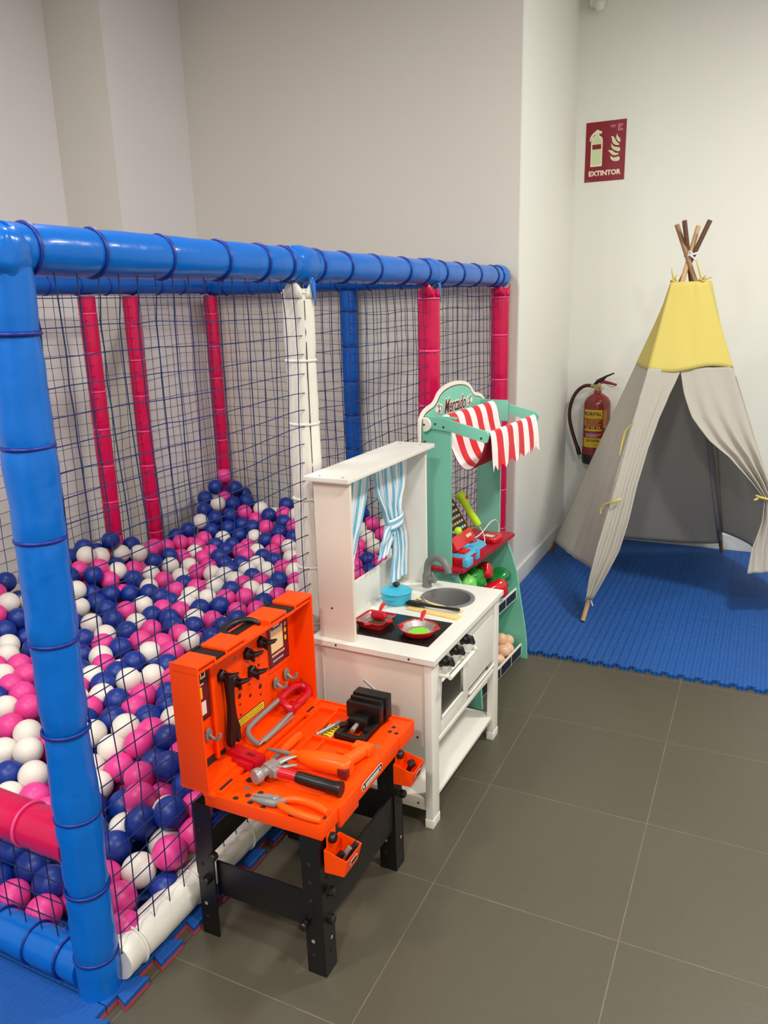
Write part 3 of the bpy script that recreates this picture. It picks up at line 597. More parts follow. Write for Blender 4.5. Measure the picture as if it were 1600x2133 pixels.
mb.box(X1 - .006, X1, Y0, Y1, .345, ZT, .002); mb.box(X0, X0 + .004, Y0, Y1, .345, ZT, .001)
# raised working surfaces (the front strip with bench-dog holes, both ends) around the sunken tool beds
mb.box(X0 + .004, X1 - .006, Y0 + .006, -.268, .36, ZT - .002, .002)
mb.box(-.150, X1 - .006, -.268, Y1 - .006, .36, ZT - .002, .002)
mb.box(X0 + .004, -.30, .070, Y1 - .006, .36, ZT - .002, .002)
mb.box(-.30, -.145, .086, Y1 - .006, .36, ZT - .002, .002)
# ribs between the beds
mb.box(-.352, -.346, -.268, .07, .36, ZT - .001, .0015)
mb.box(-.30, -.294, -.13, .07, .36, ZT - .001, .0015)
mb.box(-.30, -.150, -.062, -.052, .36, ZT, .0015)
mb.box(-.30, -.262, -.125, -.119, .36, ZT - .002, .0015)
mb.box(-.262, -.256, -.125, -.06, .36, ZT - .002, .0015)
mb.box(-.245, -.150, -.128, -.120, .36, ZT - .004, .0015)
mb.box(-.372, -.352, -.35, -.29, .37, ZT + .004, .002)
mb.box(-.376, -.350, .018, .066, .37, ZT + .003, .002)
# front tabs hanging over the edge
mb.box(X1 - .004, X1 + .005, -.288, -.205, .330, ZT, .002)
mb.box(X1 - .004, X1 + .005, .015, Y1, .338, ZT, .002)
mb.box(X1 - .004, X1 + .002, -.205, .015, .338, ZT - .003, .0015)
mb.use(M_holeg)
def disc(mb, x, y, z, r): mb.lathe([(0, z), (r, z), (r, z + .0006), (0, z + .0006)], T(x, y, 0), 14)
for x, y in ((-.316, -.306), (-.203, -.045), (-.125, -.042)): disc(mb, x, y, ZT - .002, .0075)
mb.use(M_hole)
for x, y in ((-.317, -.346), (-.298, -.327), (-.278, -.308), (-.279, -.346), (-.245, -.350), (-.174, -.350)): disc(mb, x, y, ZT - .002, .0068)
for x, y in ((-.126, .032), (-.126, .055), (-.108, .031)): disc(mb, x, y, ZT - .002, .0055)
mb.box(-.109, -.100, -.331, -.322, ZT - .002, ZT - .0014)
mb.box(-.364, -.358, -.342, -.298, ZT + .003, ZT + .0046)
mb.box(-.364, -.358, .026, .058, ZT + .002, ZT + .0036)
mb.build('tray', None, bench, label='orange tool tray with moulded beds and round holes')
# rating plate on the long front edge
mb = MB(); mb.use(M_wh)
L0 = T(X1 + .0022, -.132, .357) @ RX(90) @ RY(90)
L0 = Matrix(((0, 0, 1, X1 + .0022), (1, 0, 0, -.132), (0, 1, 0, .358), (0, 0, 0, 1)))   # local x -> +y, y -> z, z -> +x
def stadium(w, h, n=8):
    r = h / 2; a = w / 2 - r
    return [(a + r * cos(t), r * sin(t)) for t in [(-pi / 2 + pi * i / n) for i in range(n + 1)]] + [(-a + r * cos(t), r * sin(t)) for t in [(pi / 2 + pi * i / n) for i in range(n + 1)]]
mb.prism(stadium(.104, .019), 0, .0006, L0); mb.use(M_ink).prism(stadium(.100, .0155), .0004, .0010, L0)
mb.use(M_wh)
for i in range(11): mb.prism([(-.034 + i * .0062, -.004), (-.0298 + i * .0062, -.004), (-.0298 + i * .0062, .004), (-.034 + i * .0062, .004)], .0008, .0013, L0)
for sx in (-.043, .040): mb.prism([(sx + .004 * cos(a), .004 * sin(a)) for a in [k * pi / 4 for k in range(8)]], .0008, .0013, L0)
mb.prism([(-.034, -.0062), (.033, -.0062), (.033, -.0054), (-.034, -.0054)], .0008, .0013, L0)
mb.build('badge', None, bench, label='black oval badge with small white lettering')
mb = MB(); mb.use(M_yel)
LS = T(-.2835, -.018, ZT - .0112)
mb.use(M_or).box(-.294, -.152, -.055, .086, .36, .3675, .001)
mb.use(M_yel).box(-.306 + .012, -.255, -.054, .018, .3675, .3681)
mb.use(M_ink)
for i in range(6): mb.box(-.290 + i * .001, -.262, -.048 + i * .011, -.0465 + i * .011 + .001 * (i % 2), .3681, .3685)
mb.box(-.2935, -.2905, -.054, .018, .3681, .3685)
mb.build('yellow_sticker', None, bench, label='yellow sticker with black writing in the tray bed')

# lid
LX0, LX1, LZ0, LZ1 = -.452, -.376, .382, .680
LY0, LY1 = -.362, .104
mb = MB(); mb.use(M_or)
mb.box(LX0, LX0 + .016, LY0, LY1, LZ0, LZ1 - .012, .003)                 # back
mb.box(LX0, LX1, LY0, LY0 + .005, LZ0, LZ1, .002)                        # near side
mb.box(LX0, LX1, LY1 - .005, LY1, LZ0, LZ1, .002)                        # far side
mb.box(LX0, LX1 - .008, LY0, LY1, LZ0 - .004, LZ0 + .004, .002)          # bottom
for a, b, e in ((LY0, LY0 + .062, 0), (-.262, -.190, 0), (-.092, -.018, 0), (.022, LY1, 0)):
    mb.box(LX0 + .006, LX1, a, b, LZ1 - .007, LZ1, .003)                 # the four raised blocks of the top
mb.box(LX0 + .012, LX1 - .004, LY0, LY1, LZ1 - .020, LZ1 - .014, .001)   # sunken part of the top between the blocks
for a in (LY0 + .060, -.262, -.194, -.092, -.022, .022): mb.box(LX0 + .010, LX1 - .001, a - .001, a + .004, LZ1 - .018, LZ1 - .003)
mb.box(LX1 - .012, LX1 - .002, LY0 + .062, -.262, LZ1 - .020, LZ1 - .012, .001)
mb.box(LX1 - .010, LX1 - .001, -.30, .02, LZ1 - .020, LZ1 - .012, .001)
# shallow panels and ribs inside the back
bx = LX0 + .016
mb.box(bx, bx + .006, LY0 + .10, -.035, .405, .640, .002)
for a, b in ((-.262, -.250),): mb.box(bx, bx + .010, a, b, .395, .655, .003)
mb.box(bx, bx + .004, -.030, .080, .50, .645, .001)
mb.box(bx, bx + .012, LY0 + .004, LY0 + .012, .41, .66, .002)
mb.box(LX1 - .016, LX1 + .012, LY0, LY1, LZ0 - .012, LZ0 - .002, .002)
mb.use(M_hole)
def vdisc(mb, y, z, r, x=bx + .0062): mb.lathe([(0, 0), (r, 0), (r, .0006), (0, .0006)], T(x, y, z) @ RY(90), 14)
for y, z, r in ((-.160, .545, .005), (-.160, .522, .003), (-.160, .505, .0065), (-.160, .483, .003), (-.118, .560, .003), (-.118, .538, .004), (-.118, .516, .0025), (-.118, .486, .0045),
                (-.075, .548, .004), (-.075, .526, .0065), (-.075, .490, .0065), (-.075, .468, .003), (-.075, .572, .003), (-.160, .455, .003)): vdisc(mb, y, z, r)
mb.use(M_holeg); vdisc(mb, -.166, .606, .005); vdisc(mb, -.120, .600, .004); vdisc(mb, -.116, .575, .005)
mb.use(M_hole); mb.box(bx - .0005, bx + .0006, -.352, -.222, .388, .408)
mb.build('lid', None, bench, label='orange upright tool lid with pegs, hooks and stickers')
# black latches, handle
for a, b in ((-.302, -.262), (-.016, .020)):
    mb = MB(); mb.box(LX0 + .004, LX1 - .002, a, b, LZ1 - .014, LZ1 - .006, .002); mb.box(LX0 - .004, LX0 + .006, a, b, LZ1 - .03, LZ1 - .004, .002); mb.build('latch', M_bk, bench)
mb = MB()
hp = smooth([(LX0 + .05, -.192, LZ1 - .010), (LX0 + .018, -.190, LZ1 - .003), (LX0 - .004, -.172, LZ1 - .001), (LX0 - .004, -.12, LZ1 - .001), (LX0 + .018, -.094, LZ1 - .003), (LX0 + .05, -.092, LZ1 - .010)], 2)
mb.tube(hp, .0085, 10, flat=.7); mb.box(LX0 + .012, LX0 + .034, -.188, -.098, LZ1 - .014, LZ1 - .010); mb.build('carry_handle', M_bk, bench)
# maroon bar along the top
mb = MB(); mb.use(M_mar); Lb = T(bx + .010, -.145, .634) @ RX(0)
mb.box(bx, bx + .008, -.250, -.045, .6255, .6335, .001); mb.use(M_wh); mb.box(bx + .0078, bx + .0086, -.20, -.10, .6305, .6322); mb.use(M_bk); mb.box(bx, bx + .010, -.24, -.05, .634, .639, .001)
mb.build('trim_bar', None, bench, label='maroon trim bar along the top of the lid')
# stickers (local x -> y, y -> z on the lid's back panel)
def onlid(y, z, x=bx + .0045): return Matrix(((0, 0, 1, x), (1, 0, 0, y), (0, 1, 0, z), (0, 0, 0, 1)))
def rect(mb, x0, x1, y0, y1, L, z=0, t=.0005): mb.prism([(x0, y0), (x1, y0), (x1, y1), (x0, y1)], z, z + t, L)
mb = MB(); L = onlid(.018, .571)
mb.use(M_ink); rect(mb, -.046, .046, -.058, .058, L); mb.use(M_mar); rect(mb, -.043, .043, -.055, .055, L, .0004)
mb.use(M_cream); rect(mb, -.034, .020, -.020, .044, L, .0008)
mb.use(M_inkb); rect(mb, -.030, .012, .040, .047, L, .0012); mb.use(M_wh); rect(mb, -.022, .006, .0465, .0500, L, .0014)
mb.use(M_yel)
for k in range(2): rect(mb, .028, .036, -.006 + .022 * k, .006 + .022 * k, L, .0009)
mb.use(M_cream)
for i in range(9): rect(mb, -.032 + i * .0065, -.0275 + i * .0065, -.032, -.026, L, .0009)
mb.use(M_inkb); rect(mb, -.032, .02, -.047, -.040, L, .0009); mb.use(M_wh)
for i in range(7): rect(mb, -.030 + i * .007, -.026 + i * .007, -.0455, -.0415, L, .0012)
mb.use(M_wh); mb.prism([(.028, .034), (.034, .044), (.038, .040), (.033, .032)], .0009, .0014, L)
mb.build('sticker', None, bench, label='maroon sticker with a cream notice panel')
mb = MB(); L = onlid(-.306, .575)
mb.use(M_ink); rect(mb, -.040, .040, -.066, .066, L); mb.use(M_mar); rect(mb, -.036, .036, -.060, .028, L, .0004)
mb.use(M_cream)
for k in range(3): rect(mb, -.034 + k * .024, -.016 + k * .024, .034, .058, L, .0005); 
mb.use(M_ink)
for k in range(3): rect(mb, -.030 + k * .024, -.020 + k * .024, .040, .052, L, .0010)
mb.use(M_yel); rect(mb, -.006, .016, -.012, .016, L, .0009); mb.use(M_wh); rect(mb, -.024, .024, .020, .024, L, .0009); rect(mb, -.020, .026, -.052, -.020, L, .0009)
mb.use(M_gr); rect(mb, -.012, .010, -.045, -.026, L, .0014)
mb.build('sticker', None, bench, label='narrow black and maroon sticker with yellow panel')
mb = MB(); L = onlid(-.128, .436, bx + .0062)
mb.use(M_ink); rect(mb, -.0635, .0635, -.0115, .0115, L); mb.use(M_yel); rect(mb, -.0615, .0615, -.0095, .0095, L, .0004)
mb.use(M_ink)
rr = random.Random(3)
for j in range(3):
    x = -.056
    while x < .054:
        w = rr.uniform(.003, .009); rect(mb, x, min(x + w, .056), -.0065 + j * .0055, -.0055 + j * .0055 + .0006, L, .0008); x += w + .002
mb.build('warning_strip', None, bench, label='yellow warning strip with fine print')
# black pegs
for y, z, rot in ((-.222, .589, 8), (-.179, .556, 8), (-.108, .548, 10), (-.120, .600, 12), (-.062, .606, 12)):
    mb = MB(); L = T(bx + .006, y, z - .002)
    mb.lathe([(0, 0), (.0155, 0), (.0165, .005), (.0135, .010), (.007, .013), (0, .013)], L @ RY(90) , 6)
    mb.tube([L @ Vector((.010, 0, 0)), L @ Vector((.022, .004, 0)), L @ Vector((.030, .016, .001)), L @ Vector((.032, .026, .002))], [.008, .0072, .0055, .002], 8)
    mb.prism([(-.018, -.010), (-.004, .020), (.008, .012), (.010, -.012)], -.003, .003, L @ T(.012, 0, 0) @ RX(90) @ RZ(90)); mb.prism([(0, -.014), (.022, -.003), (.022, .004), (0, .016)], -.0035, .0035, L @ RX(90))
    mb.build('peg', M_bk, bench)
# grey hooks
for y, z in ((-.281, .468), (-.005, .465), (.045, .468)):
    mb = MB(); L = T(bx + .004, y, z)
    mb.lathe([(0, 0), (.0115, 0), (.0125, .002), (.0115, .004), (0, .004)], L @ Matrix.Diagonal((1, 1, 1.35, 1)) @ RY(90), 16)
    mb.tube(smooth([L @ Vector(p) for p in ((.003, 0, 0), (.010, .001, -.006), (.018, .004, -.012), (.026, .008, -.008), (.027, .010, .003))]), .0042, 8)
    mb.build('hook', M_gr, bench)
# legs: L-shaped black uprights with bolt holes
M_holel = mat('hole_light', (150, 140, 130), rough=.7)
for (xa, ya, sx, sy) in ((-.101, -.359, -1, 1), (-.383, -.363, -1, 1), (-.100, -.001, -1, 1), (-.383, -.001, -1, 1)):
    near = ya < -.2; right = xa > -.2
    # corner xa,ya is the outer front/near corner for right legs, the inner one for left legs
    cx = xa if right else xa
    mb = MB(); mb.use(M_bk)
    w = .046
    top = .345
    dx = .004 if right else -.004
    def q(x, y, z): return (x + dx * (1 - z / top) - dx, y, z)
    def slab(x0, x1, y0, y1):
        V = [mb.v(q(x, y, z)) for z in (0, top) for (x, y) in ((x0, y0), (x1, y0), (x1, y1), (x0, y1))]
        mb.f(V[3::-1]); mb.f(V[4:])
        for i in range(4): mb.f([V[i], V[(i + 1) % 4], V[4 + (i + 1) % 4], V[4 + i]])
    slab(xa - w, xa, ya, ya + .004)          # face turned to the camera
    if right: slab(xa - .004, xa, ya + .004, ya + w)
    else: slab(xa - w, xa - w + .004, ya + .004, ya + w)
    if not near: slab(xa - w, xa, ya + w - .004, ya + w)
    mb.use(M_hole)
    for k, z in enumerate((.05, .085, .19, .235, .28)):
        mb.use(M_holel if k in (1,) else M_hole)
        mb.lathe([(0, 0), (.0045, 0), (.0045, .0006), (0, .0006)], T(xa - w / 2 - .006, ya - .0003, z) @ RX(90), 12)
        if right: mb.lathe([(0, 0), (.0042, 0), (.0042, .0006), (0, .0006)], T(xa + .0003, ya + w / 2 + .004, z) @ RY(90), 12)
    mb.build('leg', None, bench)
def bar(x0, x1, y0, y1, z0, z1): MB().box(x0, x1, y0, y1, z0, z1, .002).build('crossbar', M_bk, bench)
bar(-.383, -.145, -.352, -.346, .112, .200)
bar(-.383, -.145, .030, .036, .112, .200)
bar(-.112, -.106, -.315, .001, .125, .225)
bar(-.424, -.418, -.318, .001, .185, .245)
for x, y, z, ax in ((-.094, -.335, .208, 'x'), (-.10, -.335, .135, 'x'), (-.094, .024, .215, 'x'), (-.145, -.366, .128, 'y'), (-.378, -.362, .222, 'y'), (-.40, -.366, .155, 'y')):
    mb = MB(); L = T(x, y, z) @ (RY(90) if ax == 'x' else RX(90)); mb.lathe([(0, -.004), (.010, -.004), (.0105, .008), (.008, .011), (0, .011)], L, 8); mb.build('bolt', M_bk, bench)
# two small cups clipped to the right legs
def cup(y0, group_label):
    mb = MB(); xa, xb, ya, yb, z0, z1 = -.098, -.044, y0, y0 + .066, .264, .305
    t = .0022
    def ring(f, z, e=0): 
        return [(xa + e, ya + e, z), (xb - f - e, ya + e + f * .3, z - .000), (xb - f - e, yb - e - f * .3, z), (xa + e, yb - e, z)]
    o0 = [mb.v(p) for p in ring(.010, z0)]; o1 = [mb.v((p[0], p[1], p[2] + (.012 if i in (0, 3) else 0))) for i, p in enumerate(ring(0, z1))]
    i1 = [mb.v((p[0], p[1], p[2] + (.012 if i in (0, 3) else 0))) for i, p in enumerate(ring(0, z1, t))]; i0 = [mb.v(p) for p in ring(.010, z0 + t, t)]
    mb.f(o0[::-1]); mb.f(i0)
    for A, B in ((o0, o1), (o1, i1), (i1, i0)):
        for k in range(4): mb.f([A[k], A[(k + 1) % 4], B[(k + 1) % 4], B[k]])
    mb.box(xa - .001, xa + t, ya + .012, yb - .018, z1, .345, .001)
    c = mb.build('tool_cup', M_or, bench, sharp=20)
    k = MB(); k.lathe([(0, 0), (.011, 0), (.012, .008), (.009, .014), (0, .014)], T(xa + .001, ya + .026, .332) @ RY(90), 14); k.build('clamp_knob', M_bk, c)
    k = MB(); k.use(M_wh).prism([(-.014, -.006), (.014, -.006), (.014, .006), (-.014, .006)], 0, .0006, Matrix(((0.17, 0, .98, -.0468), (0, 1, 0, ya + .033), (.98, 0, -.17, .288), (0, 0, 0, 1))) @ RZ(90))
    k.use(M_ink).prism([(-.012, -.0045), (.012, -.0045), (.012, .0045), (-.012, .0045)], .0005, .0010, Matrix(((0.17, 0, .98, -.0468), (0, 1, 0, ya + .033), (.98, 0, -.17, .288), (0, 0, 0, 1))) @ RZ(90)); k.build('cup_label', None, c)
cup(-.350, ''); cup(-.012, '')

# ------------------------------------------------ tools
def tool(name, label, cat, loc, group=None): return thing(name, label, cat, loc, 0, group)
# hammer
h = tool('claw_hammer', 'grey toy claw hammer with red shaft and black grip on the orange tray', 'hammer', (-.22, -.26, .376))
hd = Vector((.34, .94, 0)).normalized(); hc = Vector((-.284, -.252, .402)); X = Vector((1, 0.06, 0)).normalized()
mb = MB(); F = Matrix((( hd.x, -hd.y, 0, hc.x), (hd.y, hd.x, 0, hc.y), (0, 0, 1, hc.z), (0, 0, 0, 1)))   # local x along the head
mb.lathe([(0, -.048), (.016, -.048), (.0175, -.045), (.0175, -.034), (.0145, -.030), (.0105, -.024), (.0105, -.012), (.013, -.010)], F @ RY(90), 20)
mb.box(-.014, .016, -.013, .013, -.014, .014, .003, F)
for s in (-1, 1):
    mb.tube([F @ Vector(p) for p in ((.010, 0, s * .005), (.026, -.002, s * .008), (.042, -.007, s * .010), (.058, -.016, s * .011))], [.010, .0085, .0065, .0025], 8, flat=.7)
mb.box(-.012, .014, -.026, -.012, -.010, .010, .003, F)
mb.build('head', M_sil, h, sharp=50)
MB().tube([(-.268, -.2555, .401), (-.215, -.2530, .399)], .0115, 14).build('shaft', M_rd, h, label='red shaft')
MB().tube([(-.218, -.2532, .399), (-.205, -.2525, .398), (-.16, -.250, .395), (-.125, -.249, .394), (-.115, -.2485, .394), (-.108, -.248, .394)], [.0125, .0140, .0145, .0150, .0170, .0165], 18).build('grip', M_bk, h, label='black grip')
# pliers
p = tool('pliers', 'toy pliers with grey jaws and orange handles lying at the near edge of the tray', 'pliers', (-.19, -.335, .376))
mb = MB()
for s, tip in ((1, (-.280, -.333)), (-1, (-.278, -.342))):
    mb.tube([(tip[0], tip[1] + s * .002, .386), (-.262, -.3365 + s * .0065, .386), (-.243, -.335 + s * .0085, .387), (-.222, -.333 + s * .007, .387), (-.205, -.331 - s * .009, .387), (-.196, -.331 - s * .014, .387)], [.003, .0055, .0075, .0085, .0070, .0055], 10)
mb.build('jaw', M_gr, p)
MB().lathe([(0, 0), (.007, 0), (.007, .003), (.005, .004), (0, .004)], T(-.222, -.333, .394), 14).build('pivot', M_sil, p)
for s, e in ((1, 1), (-1, -1)):
    mb = MB(); mb.tube(smooth([(-.208, -.331 + s * .011, .388), (-.190, -.330 + s * .018, .389), (-.16, -.330 + s * .021, .389), (-.125, -.331 + s * .018, .388), (-.102, -.333 + s * .015, .387)]), [.0065] + [.0085] * 15 + [.0075, .006], 12) if False else None
    pts = smooth([(-.208, -.331 + s * .009, .388), (-.188, -.330 + s * .017, .389), (-.16, -.331 + s * .021, .389), (-.125, -.333 + s * .019, .388), (-.102, -.335 + s * .014, .387)])
    mb.tube(pts, [.0082 - .002 * abs(2 * k / (len(pts) - 1) - 1) ** 3 for k in range(len(pts))], 12); mb.build('handle', M_or2, p)
# hacksaw
s_ = tool('hand_saw', 'toy hacksaw with grey bow and dark red handle leaning against the lid', 'saw', (-.41, -.04, .39))
pts = smooth([(-.420, .00, .424), (-.424, -.06, .418), (-.427, -.130, .411), (-.420, -.155, .408), (-.396, -.168, .400), (-.376, -.170, .394)], 2)
MB().tube(pts, .0068, 12).build('bow', M_gr, s_)
mb = MB(); mb.tube([(-.378, -.172, .394), (-.380, -.10, .394), (-.384, -.010, .396)], .0065, 8, flat=.45); mb.box(-.374, -.3705, -.150, -.02, .389, .394); mb.build('blade', M_sil, s_)
mb = MB(); D = smooth([(-.420, -.008, .422), (-.423, .030, .425), (-.423, .072, .423), (-.412, .090, .418), (-.392, .089, .409), (-.384, .062, .404), (-.386, .030, .404), (-.384, -.008, .400), (-.396, -.012, .408)], 2)
mb.tube(D, .0105, 12, closed=True); mb.box(-.405, -.372, -.014, .020, .395, .412, .006); mb.build('handle', M_rd, s_, label='dark red loop handle', sharp=60)
# wrench
w = tool('adjustable_wrench', 'black toy adjustable wrench hanging on the first lid peg', 'wrench', (-.412, -.225, .42))
mb = MB(); F = Matrix(((0, 0, 1, -.412), (1, 0, 0, -.216), (0, 1, 0, .585), (0, 0, 0, 1)))   # local x -> y, local y -> z
out = [(x * 1.22, y) for x, y in [(-.009, .006), (-.011, -.004), (-.008, -.02), (-.007, -.07), (-.009, -.115), (-.016, -.135), (-.019, -.155), (-.015, -.172), (-.004, -.176), (-.001, -.160), (.004, -.150), (.012, -.158), (.016, -.150), (.018, -.135), (.012, -.118), (.008, -.105), (.0065, -.07), (.008, -.02), (.010, -.004), (.008, .006), (0, .010)]]
mb.prism(out, -.006, .006, F)
bmesh.ops.bevel(mb.bm, geom=list(mb.bm.edges), offset=.0015, segments=2, affect='EDGES')
mb.build('body', M_bk, w)
mb = MB(); mb.prism([(.004, -.140), (.018, -.140), (.020, -.166), (.010, -.172), (.006, -.160)], -.007, .007, F); mb.lathe([(0, -.008), (.005, -.008), (.005, .008), (0, .008)], F @ T(-.002, -.128, 0) @ RX(90), 10); mb.build('sliding_jaw', M_bk, w)
# screwdriver
s_ = tool('screwdriver', 'toy screwdriver with ribbed orange handle and grey blade under the drill bit', 'screwdriver', (-.32, -.16, .37))
mb = MB(); a = Vector((-.318, -.078, .384)); b = Vector((-.319, -.160, .384))
k = 10; pts = [a.lerp(b, i / k) for i in range(k + 1)]
mb.tube(pts, [.008, .0105, .011, .0105, .011, .0105, .011, .0105, .010, .0085, .006], 8); mb.build('handle', M_or2, s_)
MB().tube([(-.319, -.158, .384), (-.321, -.215, .382), (-.3225, -.238, .381), (-.323, -.246, .381)], [.0055, .005, .0065, .0035], 8).build('blade', M_gr, s_)
# slim black piece with a red dot
s_ = tool('black_toy_piece', 'slim black toy piece half hidden behind the hammer head', 'knife', (-.32, -.25, .37))
mb = MB(); mb.tube([(-.330, -.285, .377), (-.318, -.262, .379), (-.300, -.222, .380), (-.284, -.192, .380)], [.006, .0095, .0095, .005], 10, flat=.7); mb.build('body', M_bk, s_)
MB().lathe([(0, 0), (.0035, 0), (.003, .002), (0, .002)], T(-.322, -.270, .386), 10).build('button', M_rd, s_)
# drill
s_ = tool('toy_drill', 'orange toy power drill with grey bit lying across the tray', 'drill', (-.2, -.17, .376))
mb = MB(); c = [(-.277, -.180, .398), (-.270, -.180, .398), (-.262, -.180, .398), (-.258, -.180, .398), (-.245, -.180, .398), (-.22, -.179, .398), (-.18, -.177, .398), (-.145, -.175, .398), (-.130, -.174, .398), (-.124, -.174, .398)]
mb.tube(c, [.011, .0125, .0110, .0135, .0165, .0205, .0225, .0220, .0195, .015], 20)
hp = smooth([(-.155, -.172, .397), (-.145, -.140, .395), (-.138, -.105, .393), (-.136, -.078, .391)], 1)
mb.tube(hp, [.017, .0155, .0150, .0150, .0155, .0150][:len(hp)], 14, flat=1.0)
mb.box(-.165, -.118, -.098, -.068, .380, .402, .004)
mb.build('body', None if False else M_or2, s_, sharp=50)
mb = MB(); mb.box(-.146, -.122, -.200, -.186, .383, .404, .001); mb.build('battery_cover', mat('recess_maroon', (120, 22, 20), rough=.5), s_)
MB().tube([(-.345, -.186, .400), (-.335, -.185, .400), (-.30, -.1825, .399), (-.275, -.180, .398)], [.001, .0035, .0055, .0062], 10).build('bit', M_gr, s_, label='grey pointed drill bit')
mb = MB(); mb.box(-.176, -.158, -.150, -.142, .408, .414, .002); mb.build('trigger', M_or, s_)
# maroon block under the wrench
s_ = tool('tool_block', 'dark red plastic block with a slot below the black wrench', 'toy tool', (-.37, -.22, .38))
mb = MB(); L = T(-.378, -.218, .390) @ RZ(-8); mb.box(-.045, .045, -.018, .018, -.010, .010, .003, L); mb.box(-.02, .040, -.030, -.014, -.014, .004, .003, L); mb.build('body', M_rd, s_)
mb = MB(); mb.box(.006, .028, -.006, .002, .0102, .0108, L=L); mb.build('slot', M_mar, s_)
# toy screw bolt
s_ = tool('toy_bolt', 'grey threaded toy bolt lying on the yellow sticker', 'bolt', (-.277, -.02, .37))
a = Vector((-.289, -.052, .375)); b = Vector((-.262, .022, .377)); n = 46
MB().tube([a.lerp(b, i / n) for i in range(n + 1)], [(.0062 if i < 5 else .0045 + .0009 * (i % 2)) for i in range(n + 1)], 10).build('shank', M_sil, s_, sharp=80)
# vise
v_ = tool('bench_vise', 'black toy bench vise with grey screw at the far end of the tray', 'vise', (-.2, .03, .376))
mb = MB(); mb.use(M_bk)
mb.box(-.240, -.222, -.050, .100, .376, .392, .003); mb.box(-.176, -.158, -.050, .100, .376, .392, .003); mb.box(-.240, -.158, -.050, -.034, .376, .390, .003); mb.box(-.240, -.158, .06, .100, .376, .394, .003)
for y in (-.012,):
    for x in (-.233, -.165): mb.lathe([(0, .392), (.010, .392), (.010, .398), (0, .398)], T(x, y, 0), 12)
mb.build('base', None, v_, label='black open base frame')
mb = MB(); mb.box(-.246, -.152, .030, .052, .392, .436, .003); mb.box(-.222, -.176, -.004, .032, .388, .412, .003); mb.box(-.242, -.156, .046, .058, .410, .444, .002); mb.build('moving_jaw', M_bk, v_)
mb = MB(); mb.box(-.246, -.152, .068, .100, .380, .444, .003); mb.box(-.242, -.156, .060, .070, .412, .448, .002); mb.build('fixed_jaw', M_bk, v_)
MB().tube([(-.199, -.030, .396), (-.199, .030, .400)], .0058, 12).build('screw', M_sil, v_)
mb = MB(); mb.tube([(-.236, .112, .458), (-.205, .112, .436)], .0042, 8); mb.tube([(-.205, .098, .432), (-.205, .118, .432)], .0075, 10); mb.build('crank', M_sil, v_)
# loose pieces in the two cups
for k, (a, b, m, nm) in enumerate((((-.088, -.335, .275), (-.070, -.320, .300), M_bk, 'black'), ((-.080, -.318, .272), (-.062, -.304, .303), M_gr, 'grey'), ((-.074, -.300, .272), (-.052, -.288, .306), M_ink, 'dark grey slotted'))):
    o = MB().tube([a, b], .0075 if k != 1 else .006, 10).build('toy_screw', m); rebase(o, a)
    tag(o, '%s toy screw standing in the orange cup on the near front leg' % nm, 'screw', 'toy screws in the near cup')
o = MB().tube([(-.080, .020, .272), (-.066, .026, .304)], .0065, 10).lathe([(0, 0), (.011, 0), (.011, .008), (0, .008)], T(-.066, .026, .303) @ RX(20), 6).build('toy_screw', M_bk); rebase(o, (-.08, .02, .27))
tag(o, 'black hexagonal toy bolt standing in the orange cup on the far front leg', 'bolt')
# ---------------------------------------------------------------- white play kitchen
M_kw = mat('paint_white', (232, 229, 220), rough=.42, var=.03, scale=5, bump=.03, bscale=90)
M_kw2 = mat('paint_white_pinkish', (226, 214, 200), rough=.55, var=.05, scale=4, bump=.05, bscale=60)  # pinker, slightly darker white for the near boards
M_hob = mat('hob_black', (14, 13, 14), rough=.30, var=.05)
M_sink = mat('plastic_sink_grey', (120, 120, 118), rough=.42, var=.04)
M_screw = mat('screw_dark', (60, 52, 46), rough=.5)
KF = frame(-.079, .191, 1.0)
KW, KD = .545, .355
kit = thing('play_kitchen', 'white wooden play kitchen with hob, sink and blue striped curtains', 'play kitchen', tuple(KF.translation), radians(89))
def kb(name, m, *boxes, bev=.0015, parent=None, label=None, L=None):
    mb = MB(KF)
    for b in boxes: mb.box(*b, bev, L)
    return mb.build(name, m, parent or kit, label=label)
# counter with the round sink cut out
mb = MB(KF); mb.use(M_kw)
cx, cy, cr = .415, .124, .077
ox0, ox1, oy0, oy1 = -.010, KW + .008, -.012, KD + .008
def cornered(x, y): return x, y
n = 48
outer = []; inner = []
for k in range(n):
    a = 2 * pi * k / n; dx, dy = cos(a), sin(a)
    t = min([( (ox1 - cx) / dx if dx > 1e-6 else 9), ((ox0 - cx) / dx if dx < -1e-6 else 9), ((oy1 - cy) / dy if dy > 1e-6 else 9), ((oy0 - cy) / dy if dy < -1e-6 else 9)])
    outer.append((cx + dx * t, cy + dy * t)); inner.append((cx + dx * cr, cy + dy * cr))
